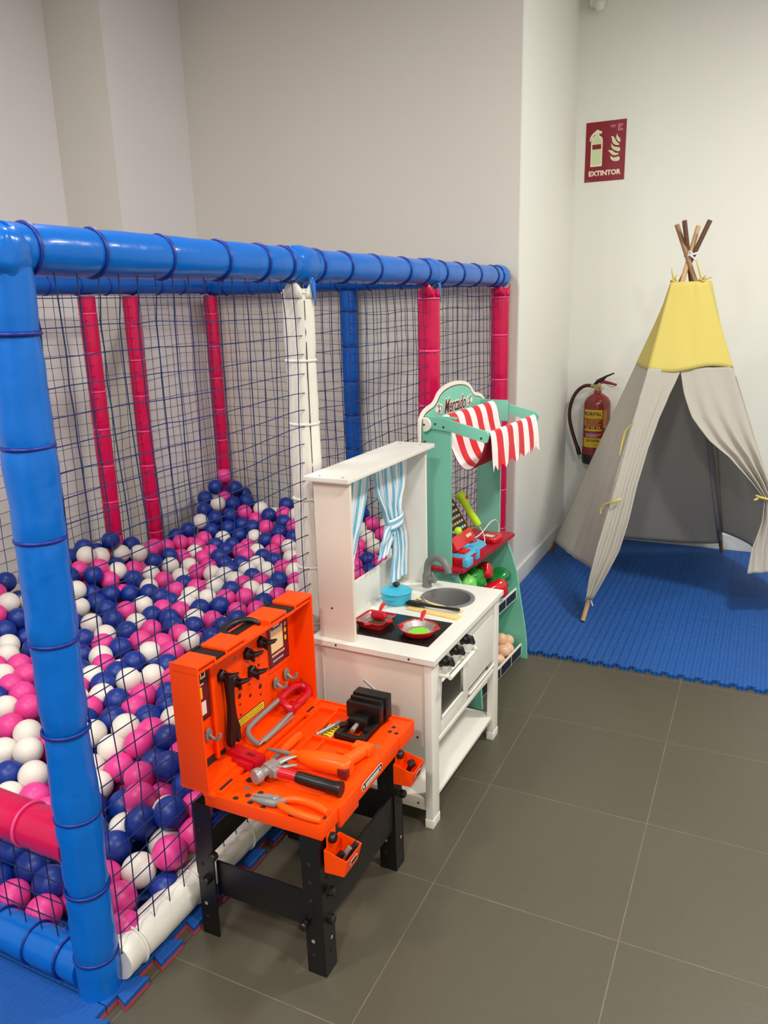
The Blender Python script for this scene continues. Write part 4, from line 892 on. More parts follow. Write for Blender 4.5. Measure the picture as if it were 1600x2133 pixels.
# insert the four corners
import bisect
def ang(p): return math.atan2(p[1] - cy, p[0] - cx) % (2 * pi)
cor = [(ox0, oy0), (ox1, oy0), (ox1, oy1), (ox0, oy1)]
for z0, z1 in ((.495, .510),):
    O0 = [mb.v((x, y, z0)) for x, y in outer]; O1 = [mb.v((x, y, z1)) for x, y in outer]
    I0 = [mb.v((x, y, z0)) for x, y in inner]; I1 = [mb.v((x, y, z1)) for x, y in inner]
    CV = [(ang(c), mb.v((*c, z0)), mb.v((*c, z1))) for c in cor]
    for k in range(n):
        j = (k + 1) % n; a0 = 2 * pi * k / n; a1 = 2 * pi * (k + 1) / n
        ex = [c for c in CV if a0 < c[0] < a1]
        if ex:
            c = ex[0]
            mb.f([I1[k], O1[k], c[2], O1[j], I1[j]]); mb.f([I0[k], O0[k], c[1], O0[j], I0[j]][::-1])
            mb.f([O0[k], c[1], c[2], O1[k]]); mb.f([c[1], O0[j], O1[j], c[2]])
        else:
            mb.f([I1[k], O1[k], O1[j], I1[j]]); mb.f([I0[k], O0[k], O0[j], I0[j]][::-1]); mb.f([O0[k], O0[j], O1[j], O1[k]])
        mb.f([I1[k], I1[j], I0[j], I0[k]])
mb.build('worktop', None, kit)
# legs (flat boards) with plastic feet
for (x, y) in ((0, 0), (KW - .047, 0), (0, KD - .026), (KW - .047, KD - .026)):
    o = kb('leg', M_kw2 if x == 0 and y > 0 else M_kw, (x, x + .047, y, y + .021, .0, .495))
    kb('foot_cap', M_kw, (x - .0015, x + .0485, y - .0015, y + .0225, 0, .026), parent=o)
kb('side_panel', M_kw2, (.006, .016, .021, KD - .026, .245, .495), label='near side panel, pinkish white board')
kb('side_panel', M_kw, (KW - .016, KW - .006, .021, KD - .026, .245, .495))
kb('back_panel', M_kw, (.0, KW, KD - .006, KD, .245, .495))
kb('bottom_panel', M_kw, (.016, KW - .016, .02, KD - .01, .243, .251))
kb('lower_shelf', M_kw, (.020, KW - .022, .006, KD - .01, .072, .084))
kb('shelf_rail', M_kw2, (.004, .020, .010, KD - .01, .050, .086))
# front: control panel, oven door with window, cupboard door, bottom rail
kb('control_panel', M_kw, (.047, KW - .047, .004, .012, .448, .495))
mb = MB(KF)
x0, x1, z0, z1 = .047, .272, .252, .448
wx0, wx1, wz0, wz1 = .066, .228, .306, .414
mb.box(x0, wx0, .002, .010, z0, z1, .001); mb.box(wx1, x1, .002, .010, z0, z1, .001); mb.box(wx0, wx1, .002, .010, z0, wz0, .001); mb.box(wx0, wx1, .002, .010, wz1, z1, .001)
# rounded lip of the window opening
mb.tube([(wx0, .002, wz0), (wx1, .002, wz0), (wx1, .002, wz1), (wx0, .002, wz1)], .004, 6, closed=True)
door = mb.build('oven_door', M_kw, kit)
M_glass = bpy.data.materials.new('acrylic_window'); M_glass.use_nodes = True
bs = M_glass.node_tree.nodes['Principled BSDF']; bs.inputs['Base Color'].default_value = (.75, .75, .72, 1); bs.inputs['Roughness'].default_value = .03; bs.inputs['Transmission Weight'].default_value = 1; bs.inputs['IOR'].default_value = 1.1
nzt = M_glass.node_tree.nodes.new('ShaderNodeTexNoise'); nzt.inputs['Scale'].default_value = 20
rpm = M_glass.node_tree.nodes.new('ShaderNodeMapRange'); rpm.inputs[3].default_value = .02; rpm.inputs[4].default_value = .06
M_glass.node_tree.links.new(nzt.outputs['Fac'], rpm.inputs[0]); M_glass.node_tree.links.new(rpm.outputs[0], bs.inputs['Roughness'])
kb('window_pane', M_glass, (wx0, wx1, .0060, .0075, wz0, wz1), bev=0, parent=door)
mb = MB(KF); mb.tube([(.054, -.030, .438), (.230, -.030, .438)], .0062, 14)
mb.tube([(.060, .004, .438), (.060, -.030, .438)], .0050, 10); mb.tube([(.226, .004, .438), (.226, -.030, .438)], .0050, 10)
mb.lathe([(.0045, -.004), (.0105, -.004), (.0105, .004), (.0045, .004)], T(.234, -.030, .444) @ RY(90), 20)
mb.build('door_handle', M_kw, door, label='white bar handle')
cup_d = kb('cupboard_door', M_kw, (.276, KW - .050, .003, .011, .290, .446))
mb = MB(KF); mb.box(.047, KW - .047, .0, .012, .243, .256, .001); mb.tube([(.276, -.001, .276), (KW - .05, -.001, .276)], .0035, 8); mb.build('bottom_rail', M_kw, kit)
for x in (.076, .152, .229):
    mb = MB(KF); L = T(x, .004, .474) @ RX(90)
    mb.lathe([(0, 0), (.0185, 0), (.0185, .004), (.0155, .006), (.0145, .018), (.012, .022), (0, .022)], L, 20)
    k = mb.build('knob', M_bk, kit, label='black oven knob')
    mb = MB(KF); mb.box(-.0050, .0050, -.017, .017, .016, .036, .002, L @ RZ(35)); mb.build('knob_grip', M_bk, k)
# hob and sink
kb('hob', M_hob, (.064, .240, .037, .302, .5095, .5112), bev=.0005, label='glossy black hob plate')
mb = MB(KF); L = T(cx, cy, 0)
mb.lathe([(.074, .502), (.085, .508), (.085, .5135), (.081, .5155), (.072, .5135), (.0695, .505), (.068, .470), (.063, .452), (.052, .4475), (.013, .4465), (.011, .4440), (.0, .4440)], L, 48)
mb.lathe([(.074, .502), (.0735, .470), (.068, .449), (.0, .441)], L, 48)
sk = mb.build('sink', M_sink, kit, label='round grey sink bowl', sharp=50)
mb = MB(KF)
fx, fy = .490, .226
mb.lathe([(0, .510), (.0165, .510), (.0165, .513), (.0155, .516), (.0155, .545), (.0148, .552), (0, .552)], T(fx, fy, 0), 24)
arch = smooth([(fx, fy, .548), (fx + .002, fy, .575), (fx, fy - .006, .598), (fx - .004, fy - .030, .617), (fx - .012, fy - .060, .612), (fx - .018, fy - .078, .590), (fx - .020, fy - .084, .572)], 2)
mb.tube(arch, [.0135] * 3 + [.0115] * (len(arch) - 3), 14)
mb.tube([(fx - .006, fy - .010, .540), (fx - .012, fy - .034, .540)], .0105, 14); mb.tube([(fx - .011, fy - .030, .543), (fx - .006, fy - .020, .562)], .004, 8)
mb.build('tap', M_sink, kit, label='grey swan-neck tap', sharp=50)
# upper window frame
UY0, UY1 = .232, .342
pn = kb('upright_panel', M_kw2, (.012, .024, UY0, UY1, .510, .958), label='near upright board, pinkish white')
kb('upright_panel', M_kw, (KW - .024, KW - .012, UY0 + .01, UY1 + .02, .510, .948))
kb('top_board', M_kw, (-.008, KW + .012, UY0 - .008, UY1 + .018, .957, .969), L=None)
kb('splash_board', M_kw, (.024, KW - .024, UY1 - .008, UY1, .510, .606))
kb('rear_post', M_kw, (.024, .050, UY1 - .006, UY1 + .002, .606, .958))
kb('rear_post', M_kw, (KW - .140, KW - .024, UY1 + .004, UY1 + .010, .510, .60))
mb = MB(KF); mb.use(M_screw)
for x, y, z, ax in ((.0115, .30, .60, 'x'), (-.0102, .06, .503, 'x'), (-.0102, .28, .503, 'x'), (.0055, .045, .27, 'x'), (.0038, .045, .068, 'x')):
    mb.lathe([(0, 0), (.0032, 0), (.0032, .0008), (0, .0008)], T(x, y, z) @ RY(-90), 10)
for x, y in ((.012, .25), (.012, .32), (KW - .02, .26), (KW - .02, .33)): mb.lathe([(0, 0), (.0028, 0), (.0028, .0006), (0, .0006)], T(x, y, .969), 10)
mb.build('screw_head', None, kit)
# curtains
M_cur = stripe_mat('curtain_stripes', (236, 240, 242), (128, 188, 220), 10, frac=.5)
CY = .300
def curtain(zs, folds, seed, name='curtain'):
    # zs: rows of (z, x_left, x_right); cloth drawn together at the tie
    mb = MB(KF)
    zz = [r[0] for r in zs]
    def at(v):
        t = v * (len(zs) - 1); i = min(int(t), len(zs) - 2); f = t - i; f = f * f * (3 - 2 * f) if False else f
        return [zs[i][k] * (1 - f) + zs[i + 1][k] * f for k in range(3)]
    def fn(u, v):
        z, a, b = at(v)
        w = (b - a)
        amp = min(.011, .0045 + .010 * max(0, (.16 - w)) / .16)
        ph = folds * 2 * pi * u + seed
        y = CY + amp * sin(ph + .8 * sin(v * 5)) * (1 - .2 * v) + .004 * nz(u * 6 + seed, v * 3)
        x = a + w * (u + .012 * sin(ph * 1.0 + 1) )
        return (x, y, z)
    mb.grid(fn, 110, 44)
    return mb.build(name, M_cur, kit, sharp=180, solid=.0012)
curtain([(.955, .028, .272), (.93, .028, .268), (.86, .030, .236), (.79, .036, .196), (.75, .050, .165), (.715, .070, .138), (.692, .082, .124)], 6, .4)
curtain([(.692, .084, .124), (.66, .072, .128), (.60, .060, .132), (.54, .056, .128), (.516, .060, .106)], 5, 1.4)
curtain([(.955, .274, .512), (.93, .276, .510), (.88, .286, .504), (.84, .300, .496), (.79, .334, .466), (.76, .352, .460), (.742, .364, .456)], 6, 2.2)
curtain([(.742, .378, .456), (.70, .388, .478), (.64, .384, .496), (.58, .380, .503), (.545, .378, .504)], 3, 3.3)
curtain([(.742, .364, .410), (.72, .344, .400), (.69, .312, .386), (.650, .286, .372)], 3, 4.1)
M_cur2 = stripe_mat('curtain_tie_stripes', (236, 240, 242), (112, 186, 222), 1.0, frac=.5)
def tie(xc, z, w, h):
    mb = MB(KF)
    mb.grid(lambda u, v: (xc + w * cos(2 * pi * u) , CY + .017 * sin(2 * pi * u), z + h * (v - .5) + .01 * (.5 + .5 * cos(2 * pi * u)) * .6), 28, 6, uvs=True)
    for f in mb.bm.faces:
        for lp in f.loops:
            u, v = lp[mb.uv].uv; lp[mb.uv].uv = (v * 1.6 + .2, u)
    return mb.build('curtain_tie', M_cur2, kit, sharp=180, solid=.002)
tie(.411, .740, .050, .036); tie(.104, .690, .026, .032)

# ---------------------------------------------------------------- cookware on the worktop
M_teal = mat('pot_turquoise', (64, 178, 208), rough=.35, var=.03)
M_pred = mat('pan_red', (206, 28, 34), rough=.32, var=.06, coat=.3)
M_psil = mat('pan_silver', (186, 176, 172), rough=.35, metal=.6, var=.05)
M_brown = mat('pan_brown', (92, 56, 40), rough=.6, var=.08)
M_green = mat('egg_green', (134, 222, 58), rough=.4, var=.05)
M_wood = mat('wood_pale', (238, 206, 130), rough=.55, var=.08, scale=12, stretch=(1, 8, 1))
ZK = .5115
def kthing(name, label, cat, x, y, z=ZK, rz=0, group=None):
    p = KF @ Vector((x, y, z)); return thing(name, label, cat, tuple(p), radians(89 + rz), group)
# casserole
px_, py_ = .348, .256
px_, py_ = .327, .258
t = kthing('casserole', 'turquoise toy casserole with lid and black knob beside the sink', 'pot', px_, py_, .510)
L = KF @ T(px_, py_, .510)
mb = MB(L); mb.lathe([(0, 0), (.040, 0), (.043, .003), (.0455, .012), (.047, .036), (.0445, .036), (.042, .006), (0, .005)], n=40)
for s in (-1, 1):
    mb.tube([Vector((s * .015, s * .0, 0)) * 0 + Vector(p) for p in ((s * .044 * cos(.35) , .044 * sin(-.35) , .026), (s * .054, -.012, .027), (s * .056, 0, .027), (s * .054, .012, .027), (s * .044 * cos(.35), .044 * sin(.35), .026))], .0032, 8, flat=.6)
mb.build('pot_body', M_teal, t)
mb = MB(L @ T(0, 0, .036)); mb.lathe([(.0485, .0), (.0495, .003), (.046, .0055), (.030, .011), (.012, .0145), (0, .015)], n=40); mb.lathe([(.0485, 0), (0, .004)], n=40)
ld = mb.build('pot_lid', M_teal, t)
mb = MB(L @ T(0, 0, .050)); mb.lathe([(.006, 0), (.006, .004), (.011, .006), (.012, .010), (.009, .0135), (0, .0145)], n=20); mb.build('lid_knob', M_bk, ld, label='black lid knob')
# square grill pan
t = kthing('grill_pan', 'square red toy pan with brown food disc on the hob', 'pan', .178, .228, group=None)
L = KF @ T(.146, .238, ZK) @ RZ(-4)
def sq(a, r, n=6):
    o = []
    for (sx, sy, a0) in ((1, 1, 0), (-1, 1, pi / 2), (-1, -1, pi), (1, -1, 1.5 * pi)):
        for k in range(n + 1): o.append((sx * (a - r) + r * cos(a0 + pi / 2 * k / n), sy * (a - r) + r * sin(a0 + pi / 2 * k / n)))
    return o
def loft(mb, loops):
    V = [[mb.v((x, y, z)) for x, y in l] for l, z in loops]
    for A, B in zip(V, V[1:]):
        for j in range(len(A)): mb.f([A[j], A[(j + 1) % len(A)], B[(j + 1) % len(A)], B[j]])
    return V
mb = MB(L); mb.use(M_pred); V = loft(mb, [(sq(.038, .010), 0), (sq(.046, .013), .019), (sq(.0475, .014), .0205), (sq(.045, .012), .0205), (sq(.0435, .012), .016)]); mb.f(V[0][::-1])
mb.use(M_psil); V = loft(mb, [(sq(.0435, .012), .016), (sq(.037, .010), .004)]); mb.f(V[-1])
mb.use(M_pred)
for sx, sy in ((-1, 0), (0, -1)): 
    mb.tube([(sx * .044 - sy * .009, sy * .044 + sx * .009, .018), (sx * .054, sy * .054, .019), (sx * .044 + sy * .009, sy * .044 - sx * .009, .018)], .0045, 8)
mb.build('pan_body', None, t)
mb = MB(L); mb.tube(smooth([(.043, .012, .018), (.060, .016, .024), (.082, .022, .028), (.096, .026, .026)]), [.005] + [.0065] * 16 + [.005], 10, flat=.5) if False else mb.tube([(.043, .012, .018), (.060, .016, .024), (.078, .021, .027), (.092, .025, .027)], [.0045, .006, .0075, .006], 10, flat=.55)
mb.build('pan_handle', M_pred, t)
mb = MB(L); mb.lathe([(0, .004), (.029, .004), (.029, .0062), (.027, .007), (0, .007)], T(-.006, -.010, 0), 28); mb.build('food_disc', M_brown, t, label='flat brown food disc')
t = kthing('toy_sausage', 'red toy sausage resting inside the square pan', 'toy food', .20, .215, ZK + .012)
mb = MB(L); mb.tube([(.020 - .004, .024, .016), (.020, .021, .018), (.020, -.018, .018), (.016, -.022, .016)], [.004, .0125, .0125, .004], 14); mb.build('sausage', M_rd, t)
# round pan with green egg
t = kthing('frying_pan', 'round red toy frying pan with green food on the hob', 'pan', .172, .092)
L = KF @ T(.134, .096, ZK) @ RZ(14)
mb = MB(L); mb.use(M_pred); mb.lathe([(0, 0), (.038, 0), (.043, .003), (.053, .019), (.0545, .0205), (.0525, .0215), (.050, .018)], n=44)
mb.use(M_psil); mb.lathe([(.050, .018), (.040, .005), (0, .004)], n=44)
mb.use(M_pred)
for a in (pi / 2, -pi / 2):
    mb.tube([(.046 * cos(a - .18), .046 * sin(a - .18), .018), (.057 * cos(a), .057 * sin(a), .020), (.046 * cos(a + .18), .046 * sin(a + .18), .018)], .004, 8)
mb.build('pan_body', None, t)
mb = MB(L); mb.tube([(.048, .0, .018), (.062, .0, .025), (.080, .0, .029), (.096, .0, .028)], [.0045, .006, .0075, .006], 10, flat=.55); mb.build('pan_handle', M_pred, t)
mb = MB(L); n = 30
pts = [(-.004 + (.026 + .006 * nz(cos(2 * pi * k / n) * 1.5, sin(2 * pi * k / n) * 1.5, 4)) * cos(2 * pi * k / n), -.003 + (.027 + .007 * nz(cos(2 * pi * k / n) * 1.4, sin(2 * pi * k / n) * 1.4, 8)) * sin(2 * pi * k / n)) for k in range(n)]
mb.prism(pts, .005, .0085); eg = mb.build('food_piece', M_green, t, label='bright green food piece with pale rim')
mb = MB(L); mb.prism([(x * 1.10, y * 1.10) for x, y in pts], .0045, .0068); mb.build('food_rim', M_cream, t)
# utensils
t = kthing('cutting_board', 'pale wooden spatula board lying behind the round pan', 'spatula', .31, .10, .510)
mb = MB(KF); Lw = T(.286, .118, .510) @ RZ(-6)
mb.box(-.013, .013, -.088, .085, 0, .005, .0015, Lw); mb.build('board', M_wood, t)
t = kthing('wooden_spatula', 'pale wooden slotted spatula lying under the black spoon', 'spatula', .35, .1, .516)
Lw = KF @ T(.343, .124, .5102) @ RZ(-11)
mb = MB(Lw); mb.prism([(-.007, -.085), (.007, -.085), (.007, .035), (.016, .060), (.017, .092), (-.017, .092), (-.016, .060), (-.007, .035)], 0, .004); mb.build('spatula', M_wood, t)
mb = MB(Lw); mb.prism([(-.003, .06), (.003, .06), (.003, .084), (-.003, .084)], .004, .0045); mb.build('slot', M_ink, t)
t = kthing('serving_spoon', 'black toy serving spoon lying across the wooden spatulas', 'spoon', .33, .12, .52)
mb = MB(KF); mb.tube([(.316, .045, .5215), (.314, .075, .5215), (.312, .125, .521), (.313, .150, .521)], [.0055, .0055, .0050, .006], 10, flat=.7)
mb.sphere((.316, .188, .520), 1, 20, 10, sc=(.018, .042, .0065), L=RZ(-4)); mb.build('spoon', M_bk, t)
# ---------------------------------------------------------------- toy market stall
M_mint = mat('paint_mint', (124, 202, 178), rough=.45, var=.03, scale=4)
M_mshelf = mat('paint_raspberry', (168, 26, 48), rough=.4, var=.04)
M_mwhite = mat('paint_ivory', (236, 232, 222), rough=.45, var=.02)
M_navy = mat('board_navy', (20, 26, 44), rough=.5, var=.05)
MF = frame(-.167, .863, 4.0)
MW = .473
mk = thing('market_stall', 'mint green toy market stall with red and white striped awning', 'market stall', tuple(MF.translation), radians(86))
prof = [(.0, .0), (.004, .08), (.013, .144), (.034, .264), (.050, .363), (.074, .44), (.092, .485), (.100, .503)]
def side(x0, x1):
    mb = MB(MF)
    pts = prof + [(.24, .503), (.262, .40), (.266, .0)]
    # polygon in local y,z extruded along x
    Ls = Matrix(((0, 0, 1, 0), (1, 0, 0, 0), (0, 1, 0, 0), (0, 0, 0, 1)))
    mb.prism(pts, x0, x1, Ls)
    return mb
side(0, .010).build('side_panel', M_mint, mk); side(MW - .010, MW).build('side_panel', M_mint, mk)
def mbx(name, m, *b, bev=.0015, parent=None, label=None):
    mb = MB(MF)
    for q_ in b: mb.box(*q_, bev)
    return mb.build(name, m, parent or mk, label=label)
mbx('upright_post', M_mint, (0, .010, .118, .212, .515, 1.03)); mbx('upright_post', M_mint, (MW - .010, MW, .124, .220, .515, 1.03))
mb = MB(MF); pts = [(-.022, .068), (MW + .022, .068), (MW + .022, .245), (-.022, .245)]
mb.prism(pts, .503, .515); bmesh.ops.bevel(mb.bm, geom=[e for e in mb.bm.edges if abs((e.verts[0].co - e.verts[1].co).z) > .008], offset=.012, segments=3, affect='EDGES')
mb.build('counter_shelf', M_mshelf, mk, label='raspberry red counter shelf')
mbx('back_panel', M_mint, (.010, MW - .010, .246, .256, .03, .503))
for z, yb, zb in ((.255, .24, .335), (.012, .24, .10)):
    mb = MB(MF)
    V = [mb.v(p) for p in ((.01, .05, z), (MW - .01, .05, z), (MW - .01, yb, zb), (.01, yb, zb), (.01, .05, z - .008), (MW - .01, .05, z - .008), (MW - .01, yb, zb - .008), (.01, yb, zb - .008))]
    for f in ((0, 1, 2, 3), (7, 6, 5, 4), (0, 4, 5, 1), (2, 6, 7, 3), (0, 3, 7, 4), (1, 5, 6, 2)): mb.f([V[i] for i in f])
    mb.build('bin_floor', M_mint, mk)
for y, z0, z1 in ((.048, .252, .296), (.022, .014, .062)):
    rl = mbx('bin_rail', M_mwhite, (.010, MW - .010, y, y + .007, z0, z1), label='white bin rail with dark price panels')
    for k in range(4):
        a = .016 + k * .1115
        mbx('price_panel', M_navy, (a, a + .103, y - .0012, y + .001, z0 + .005, z1 - .006), bev=0, parent=rl)
# name board: cloud-shaped outline
def bump_outline(s=1.0, dx=0, dz=0):
    # half outline measured along the board
    P = [(-.045, -.055), (-.045, .030), (-.035, .052), (-.012, .070), (.020, .080), (.060, .086), (.082, .100), (.10, .118), (.14, .134), (.19, .142), (.2365, .144)]
    P2 = [(MW - x, z) for x, z in P[::-1]][1:]
    return P + P2
BY = .214
Lb = MF @ Matrix(((1, 0, 0, 0), (0, 0, 1, BY), (0, 1, 0, .985), (0, 0, 0, 1)))
def dens(P): return [tuple(v)[:2] for v in smooth([(x, z, 0) for x, z in P], 2)]
O = dens(bump_outline())
def shrink(P, d):
    c = (MW / 2, .0); out = []
    n = len(P)
    for i in range(n):
        a = Vector(P[max(0, i - 1)]); b = Vector(P[min(n - 1, i + 1)]); t = (b - a).normalized(); nrm = Vector((t.y, -t.x))
        out.append((P[i][0] + nrm.x * d, P[i][1] + nrm.y * d))
    return out
mb = MB(Lb); mb.prism([(x, z) for x, z in O] + [(MW + .045, -.055), (MW + .035, -.055), (MW + .035, -.03), (-.035, -.03), (-.035, -.055)], -.004, .004)
nb = mb.build('name_board', M_mwhite, mk, label='ivory cloud-shaped name board')
I1 = shrink(O, .013); I2 = shrink(O, .0165)
mb = MB(Lb); mb.use(M_mar).prism(I1[2:-2] + [(MW + .030, -.03), (-.030, -.03)], -.0050, -.0036); mb.build('board_outline', None, nb)
mb = MB(Lb); mb.prism(I2[2:-2] + [(MW + .027, -.03), (-.027, -.03)], -.0060, -.0048); mb.build('board_field', M_mint, nb)
mb = MB(Lb)
TX = Lb @ T(MW / 2 - .01, .062, -.0062) @ Matrix.Diagonal((1, 1, -1, 1))
mb = MB()
mb.use(M_mwhite).text('Mercado', .070, TX @ T(0, 0, .0002), .0002, bold=.0050, shear=.35, sx=.72)
mb.use(M_mwhite)
for sx in (-1, 1):
    for k, (dx, dz, r) in enumerate(((.118, .0, .017), (.134, .012, .010), (.132, -.012, .011), (.148, .0, .009))): mb.lathe([(0, 0), (r, 0), (r, .0006), (0, .0006)], TX @ T(sx * dx, dz, 0), 14)
mb.use(M_mar).text('Mercado', .070, TX @ T(0, 0, .0012), .0002, bold=.0008, shear=.35, sx=.72)
for sx in (-1, 1):
    for (dx, dz, r) in ((.118, 0, .010), (.134, .012, .005), (.132, -.012, .006)):
        mb.tube([TX @ T(sx * dx, dz, .0012) @ Vector((r * cos(2 * pi * k / 12), r * sin(2 * pi * k / 12), 0)) for k in range(12)], .0011, 4, closed=True)
mb.build('lettering', None, nb, label='dark red lettering with small emblems on ivory outline')
# awning arms
ARM = math.atan2(.035, .21)
for x in (-.010, MW + .001):
    mb = MB(MF); pts = [(.225, 1.000), (.215, 1.040), (.13, 1.030), (-.012, .997), (-.020, .985), (-.014, .962), (-.006, .960), (.12, .990)]
    Ls = Matrix(((0, 0, 1, 0), (1, 0, 0, 0), (0, 1, 0, 0), (0, 0, 0, 1)))
    mb.prism(pts, x, x + .009, Ls); a = mb.build('awning_arm', M_mint, mk)
    mb = MB(MF)
    for y, z in ((.170, 1.012), (.140, 1.003), (.006, .974)): mb.lathe([(0, -.0006), (.0042, -.0006), (.0042, .0006), (0, .0006)], T(x if x < 0 else x, y, z) @ RY(90), 10)
    mb.build('arm_screw', M_screw, a)
mbx('post_bracket', M_mint, (.0, .012, .100, .215, 1.028, 1.036)); mbx('post_bracket', M_mint, (MW - .012, MW, .100, .222, .96, 1.038))
mb = MB(MF); mb.lathe([(0, 0), (.022, 0), (.024, .002), (.024, .008), (.022, .010), (.008, .0105), (0, .0105)], T(-.012, .205, 1.010) @ RY(-90), 28); kn = mb.build('roller_knob', M_mwhite, mk, label='round ivory knob')
mb = MB(MF); mb.lathe([(0, .0105), (.004, .0105), (.004, .0115), (0, .0115)], T(-.012, .205, 1.010) @ RY(-90), 10); mb.build('knob_screw', M_screw, kn)
for y, z in ((.160, 1.024), (.004, .978)): 
    mb = MB(MF); mb.tube([(0, y, z), (MW, y, z)], .008, 12); mb.build('awning_rod', M_mint, mk)
M_aw = stripe_mat('awning_stripes', (244, 232, 232), (214, 14, 34), 4.5, frac=.5, rough=.85)
# first stripe white: shift U so that nine stripes run white..white
path = smooth([(.182, .990), (.178, 1.020), (.166, 1.036), (.150, 1.034), (.138, 1.006), (.130, .960), (.112, .905), (.088, .868), (.060, .858), (.036, .876), (.018, .910), (.004, .950), (-.004, .985), (-.004, .990), (-.008, .9905), (-.016, .984), (-.022, .950), (-.026, .91), (-.028, .862)], 2)
path = [Vector((0, p[0], p[1])) for p in path]
NS = 9
def aw(u, v):
    t = v * (len(path) - 1); i = min(int(t), len(path) - 2); p = path[i].lerp(path[i + 1], t - i)
    x = .016 + (MW - .030) * u
    sag = max(0, 1 - abs(v - .45) * 4)
    p = Vector((x, p.y + .004 * nz(u * 5, v * 6) * (1 if .1 < v < .97 else .3), p.z + .006 * nz(u * 3, v * 2, 3) * sag))
    if v > .90:
        e = (v - .90) / .10
        ph = (u * NS) % 1.0
        tooth = abs(ph - .5) * 2      # pointed tails at both sides of every stripe
        p.z += e * (.020 * (1 - tooth) - .004) 
        p.y += .006 * sin(u * 23) * e
        p.x += .004 * sin(u * 31) * e
    return p
mb = MB(MF); mb.grid(aw, NS * 8, 70)
for f in mb.bm.faces:
    for lp in f.loops:
        u, v = lp[mb.uv].uv
        lp[mb.uv].uv = ((u * 9 + 1.0) / 9.0 if False else u + 1 / 9.0, v)
mb.build('awning_cloth', M_aw, mk, sharp=180, label='red and white striped awning cloth with swallow-tailed hem')
M_lin = mat('lining_red', (196, 14, 30), rough=.85, var=.04)
mb = MB(MF)
i0, i1 = [min(range(len(path)), key=lambda k: abs(k / (len(path) - 1) - t)) for t in (.30, .70)]
def ln(u, v):
    p = aw(u, .30 + .46 * v); a = aw(u, .30 + .46 * v + .01) - p; n = Vector((0, -a.z, a.y)).normalized()
    return p + n * .0025
mb.grid(ln, 20, 30, uvs=False); mb.build('awning_lining', M_lin, mk, sharp=180, label='plain red lining of the awning')

# ---------------------------------------------------------------- toy food in the stall
def mthing(name, label, cat, x, y, z, group=None):
    return thing(name, label, cat, tuple(MF @ Vector((x, y, z))), radians(86), group)
M_lett = mat('lettuce_light', (112, 200, 84), rough=.35, var=.1, scale=30)
M_cab = mat('cabbage_green', (30, 140, 40), rough=.3, var=.2, scale=30)
M_pepg = mat('pepper_green', (14, 120, 54), rough=.18, var=.05, coat=.5)
M_pepr = mat('pepper_red', (212, 22, 30), rough=.18, var=.05, coat=.5)
M_stem = mat('stem_green', (40, 90, 40), rough=.5)
M_egg = mat('egg_beige', (236, 194, 160), rough=.35, var=.04)
M_orng = mat('carrot_orange', (246, 84, 30), rough=.35, var=.05)
M_lemon = mat('banana_yellow', (250, 204, 40), rough=.35, var=.05)
def leafball(mb, r, seed, amp=.16, sc=(1, 1, .9)):
    mb.sphere((0, 0, 0), r, 36, 22, sc=sc)
    for v in mb.bm.verts:
        q_ = v.co - mb.M.translation; d = q_.normalized()
        a = abs(nz(d.x * 2.6 + seed, d.y * 2.6, d.z * 2.6)) ; b = nz(d.x * 9 + seed, d.y * 9, d.z * 9)
        v.co = mb.M.translation + q_ * (1 - amp * .6 + amp * 1.6 * a + .03 * b)
t = mthing('toy_lettuce', 'light green toy lettuce in the upper bin of the market stall', 'toy vegetable', .062, .100, .365)
mb = MB(MF @ T(.098, .105, .424)); leafball(mb, .040, 2, .14); mb.build('lettuce_head', M_lett, t, sharp=60)
t = mthing('toy_cabbage', 'dark green toy cabbage in the upper bin behind the light lettuce', 'toy vegetable', .16, .13, .36)
mb = MB(MF @ T(.205, .130, .398)); leafball(mb, .056, 7, .20, (1.15, .9, .95)); mb.build('cabbage_head', M_cab, t, sharp=60)
def pepper(name, label, x, y, z, m, R_, sc, seed):
    t = mthing(name, label, 'toy vegetable', x, y, z)
    L = MF @ T(x, y, z) @ R_
    mb = MB(L); n = 32; prof_ = [(0, -.040), (.012, -.041), (.021, -.036), (.026, -.020), (.029, .0), (.030, .018), (.026, .032), (.014, .036), (.006, .031), (0, .029)]
    mb.lathe([(a * sc, b * sc) for a, b in prof_], n=n)
    for v in mb.bm.verts:
        lc = L.inverted() @ v.co; a = math.atan2(lc.y, lc.x); r = math.hypot(lc.x, lc.y)
        k = 1 + .10 * cos(3 * a + seed) * min(1, r / .02); lc.x *= k; lc.y *= k; v.co = L @ lc
    mb.build('pepper_body', m, t, sharp=80)
    mb = MB(L); mb.tube([(0, 0, .028 * sc), (.001, 0, .040 * sc), (.004, .002, .048 * sc)], [.006, .004, .0045], 8); mb.build('stem', M_stem, t)
pepper('toy_pepper', 'green toy pepper at the far end of the upper bin', .385, .095, .353, M_pepg, RY(70) @ RX(20), 1.22, 0)
pepper('toy_pepper', 'red toy pepper lying behind the other red one in the upper bin', .325, .125, .400, M_pepr, RY(-60), 1.05, 1)
pepper('toy_pepper', 'large red toy pepper in front, beside the green pepper', .285, .070, .345, M_pepr, RY(75) @ RX(35), 1.25, 2)
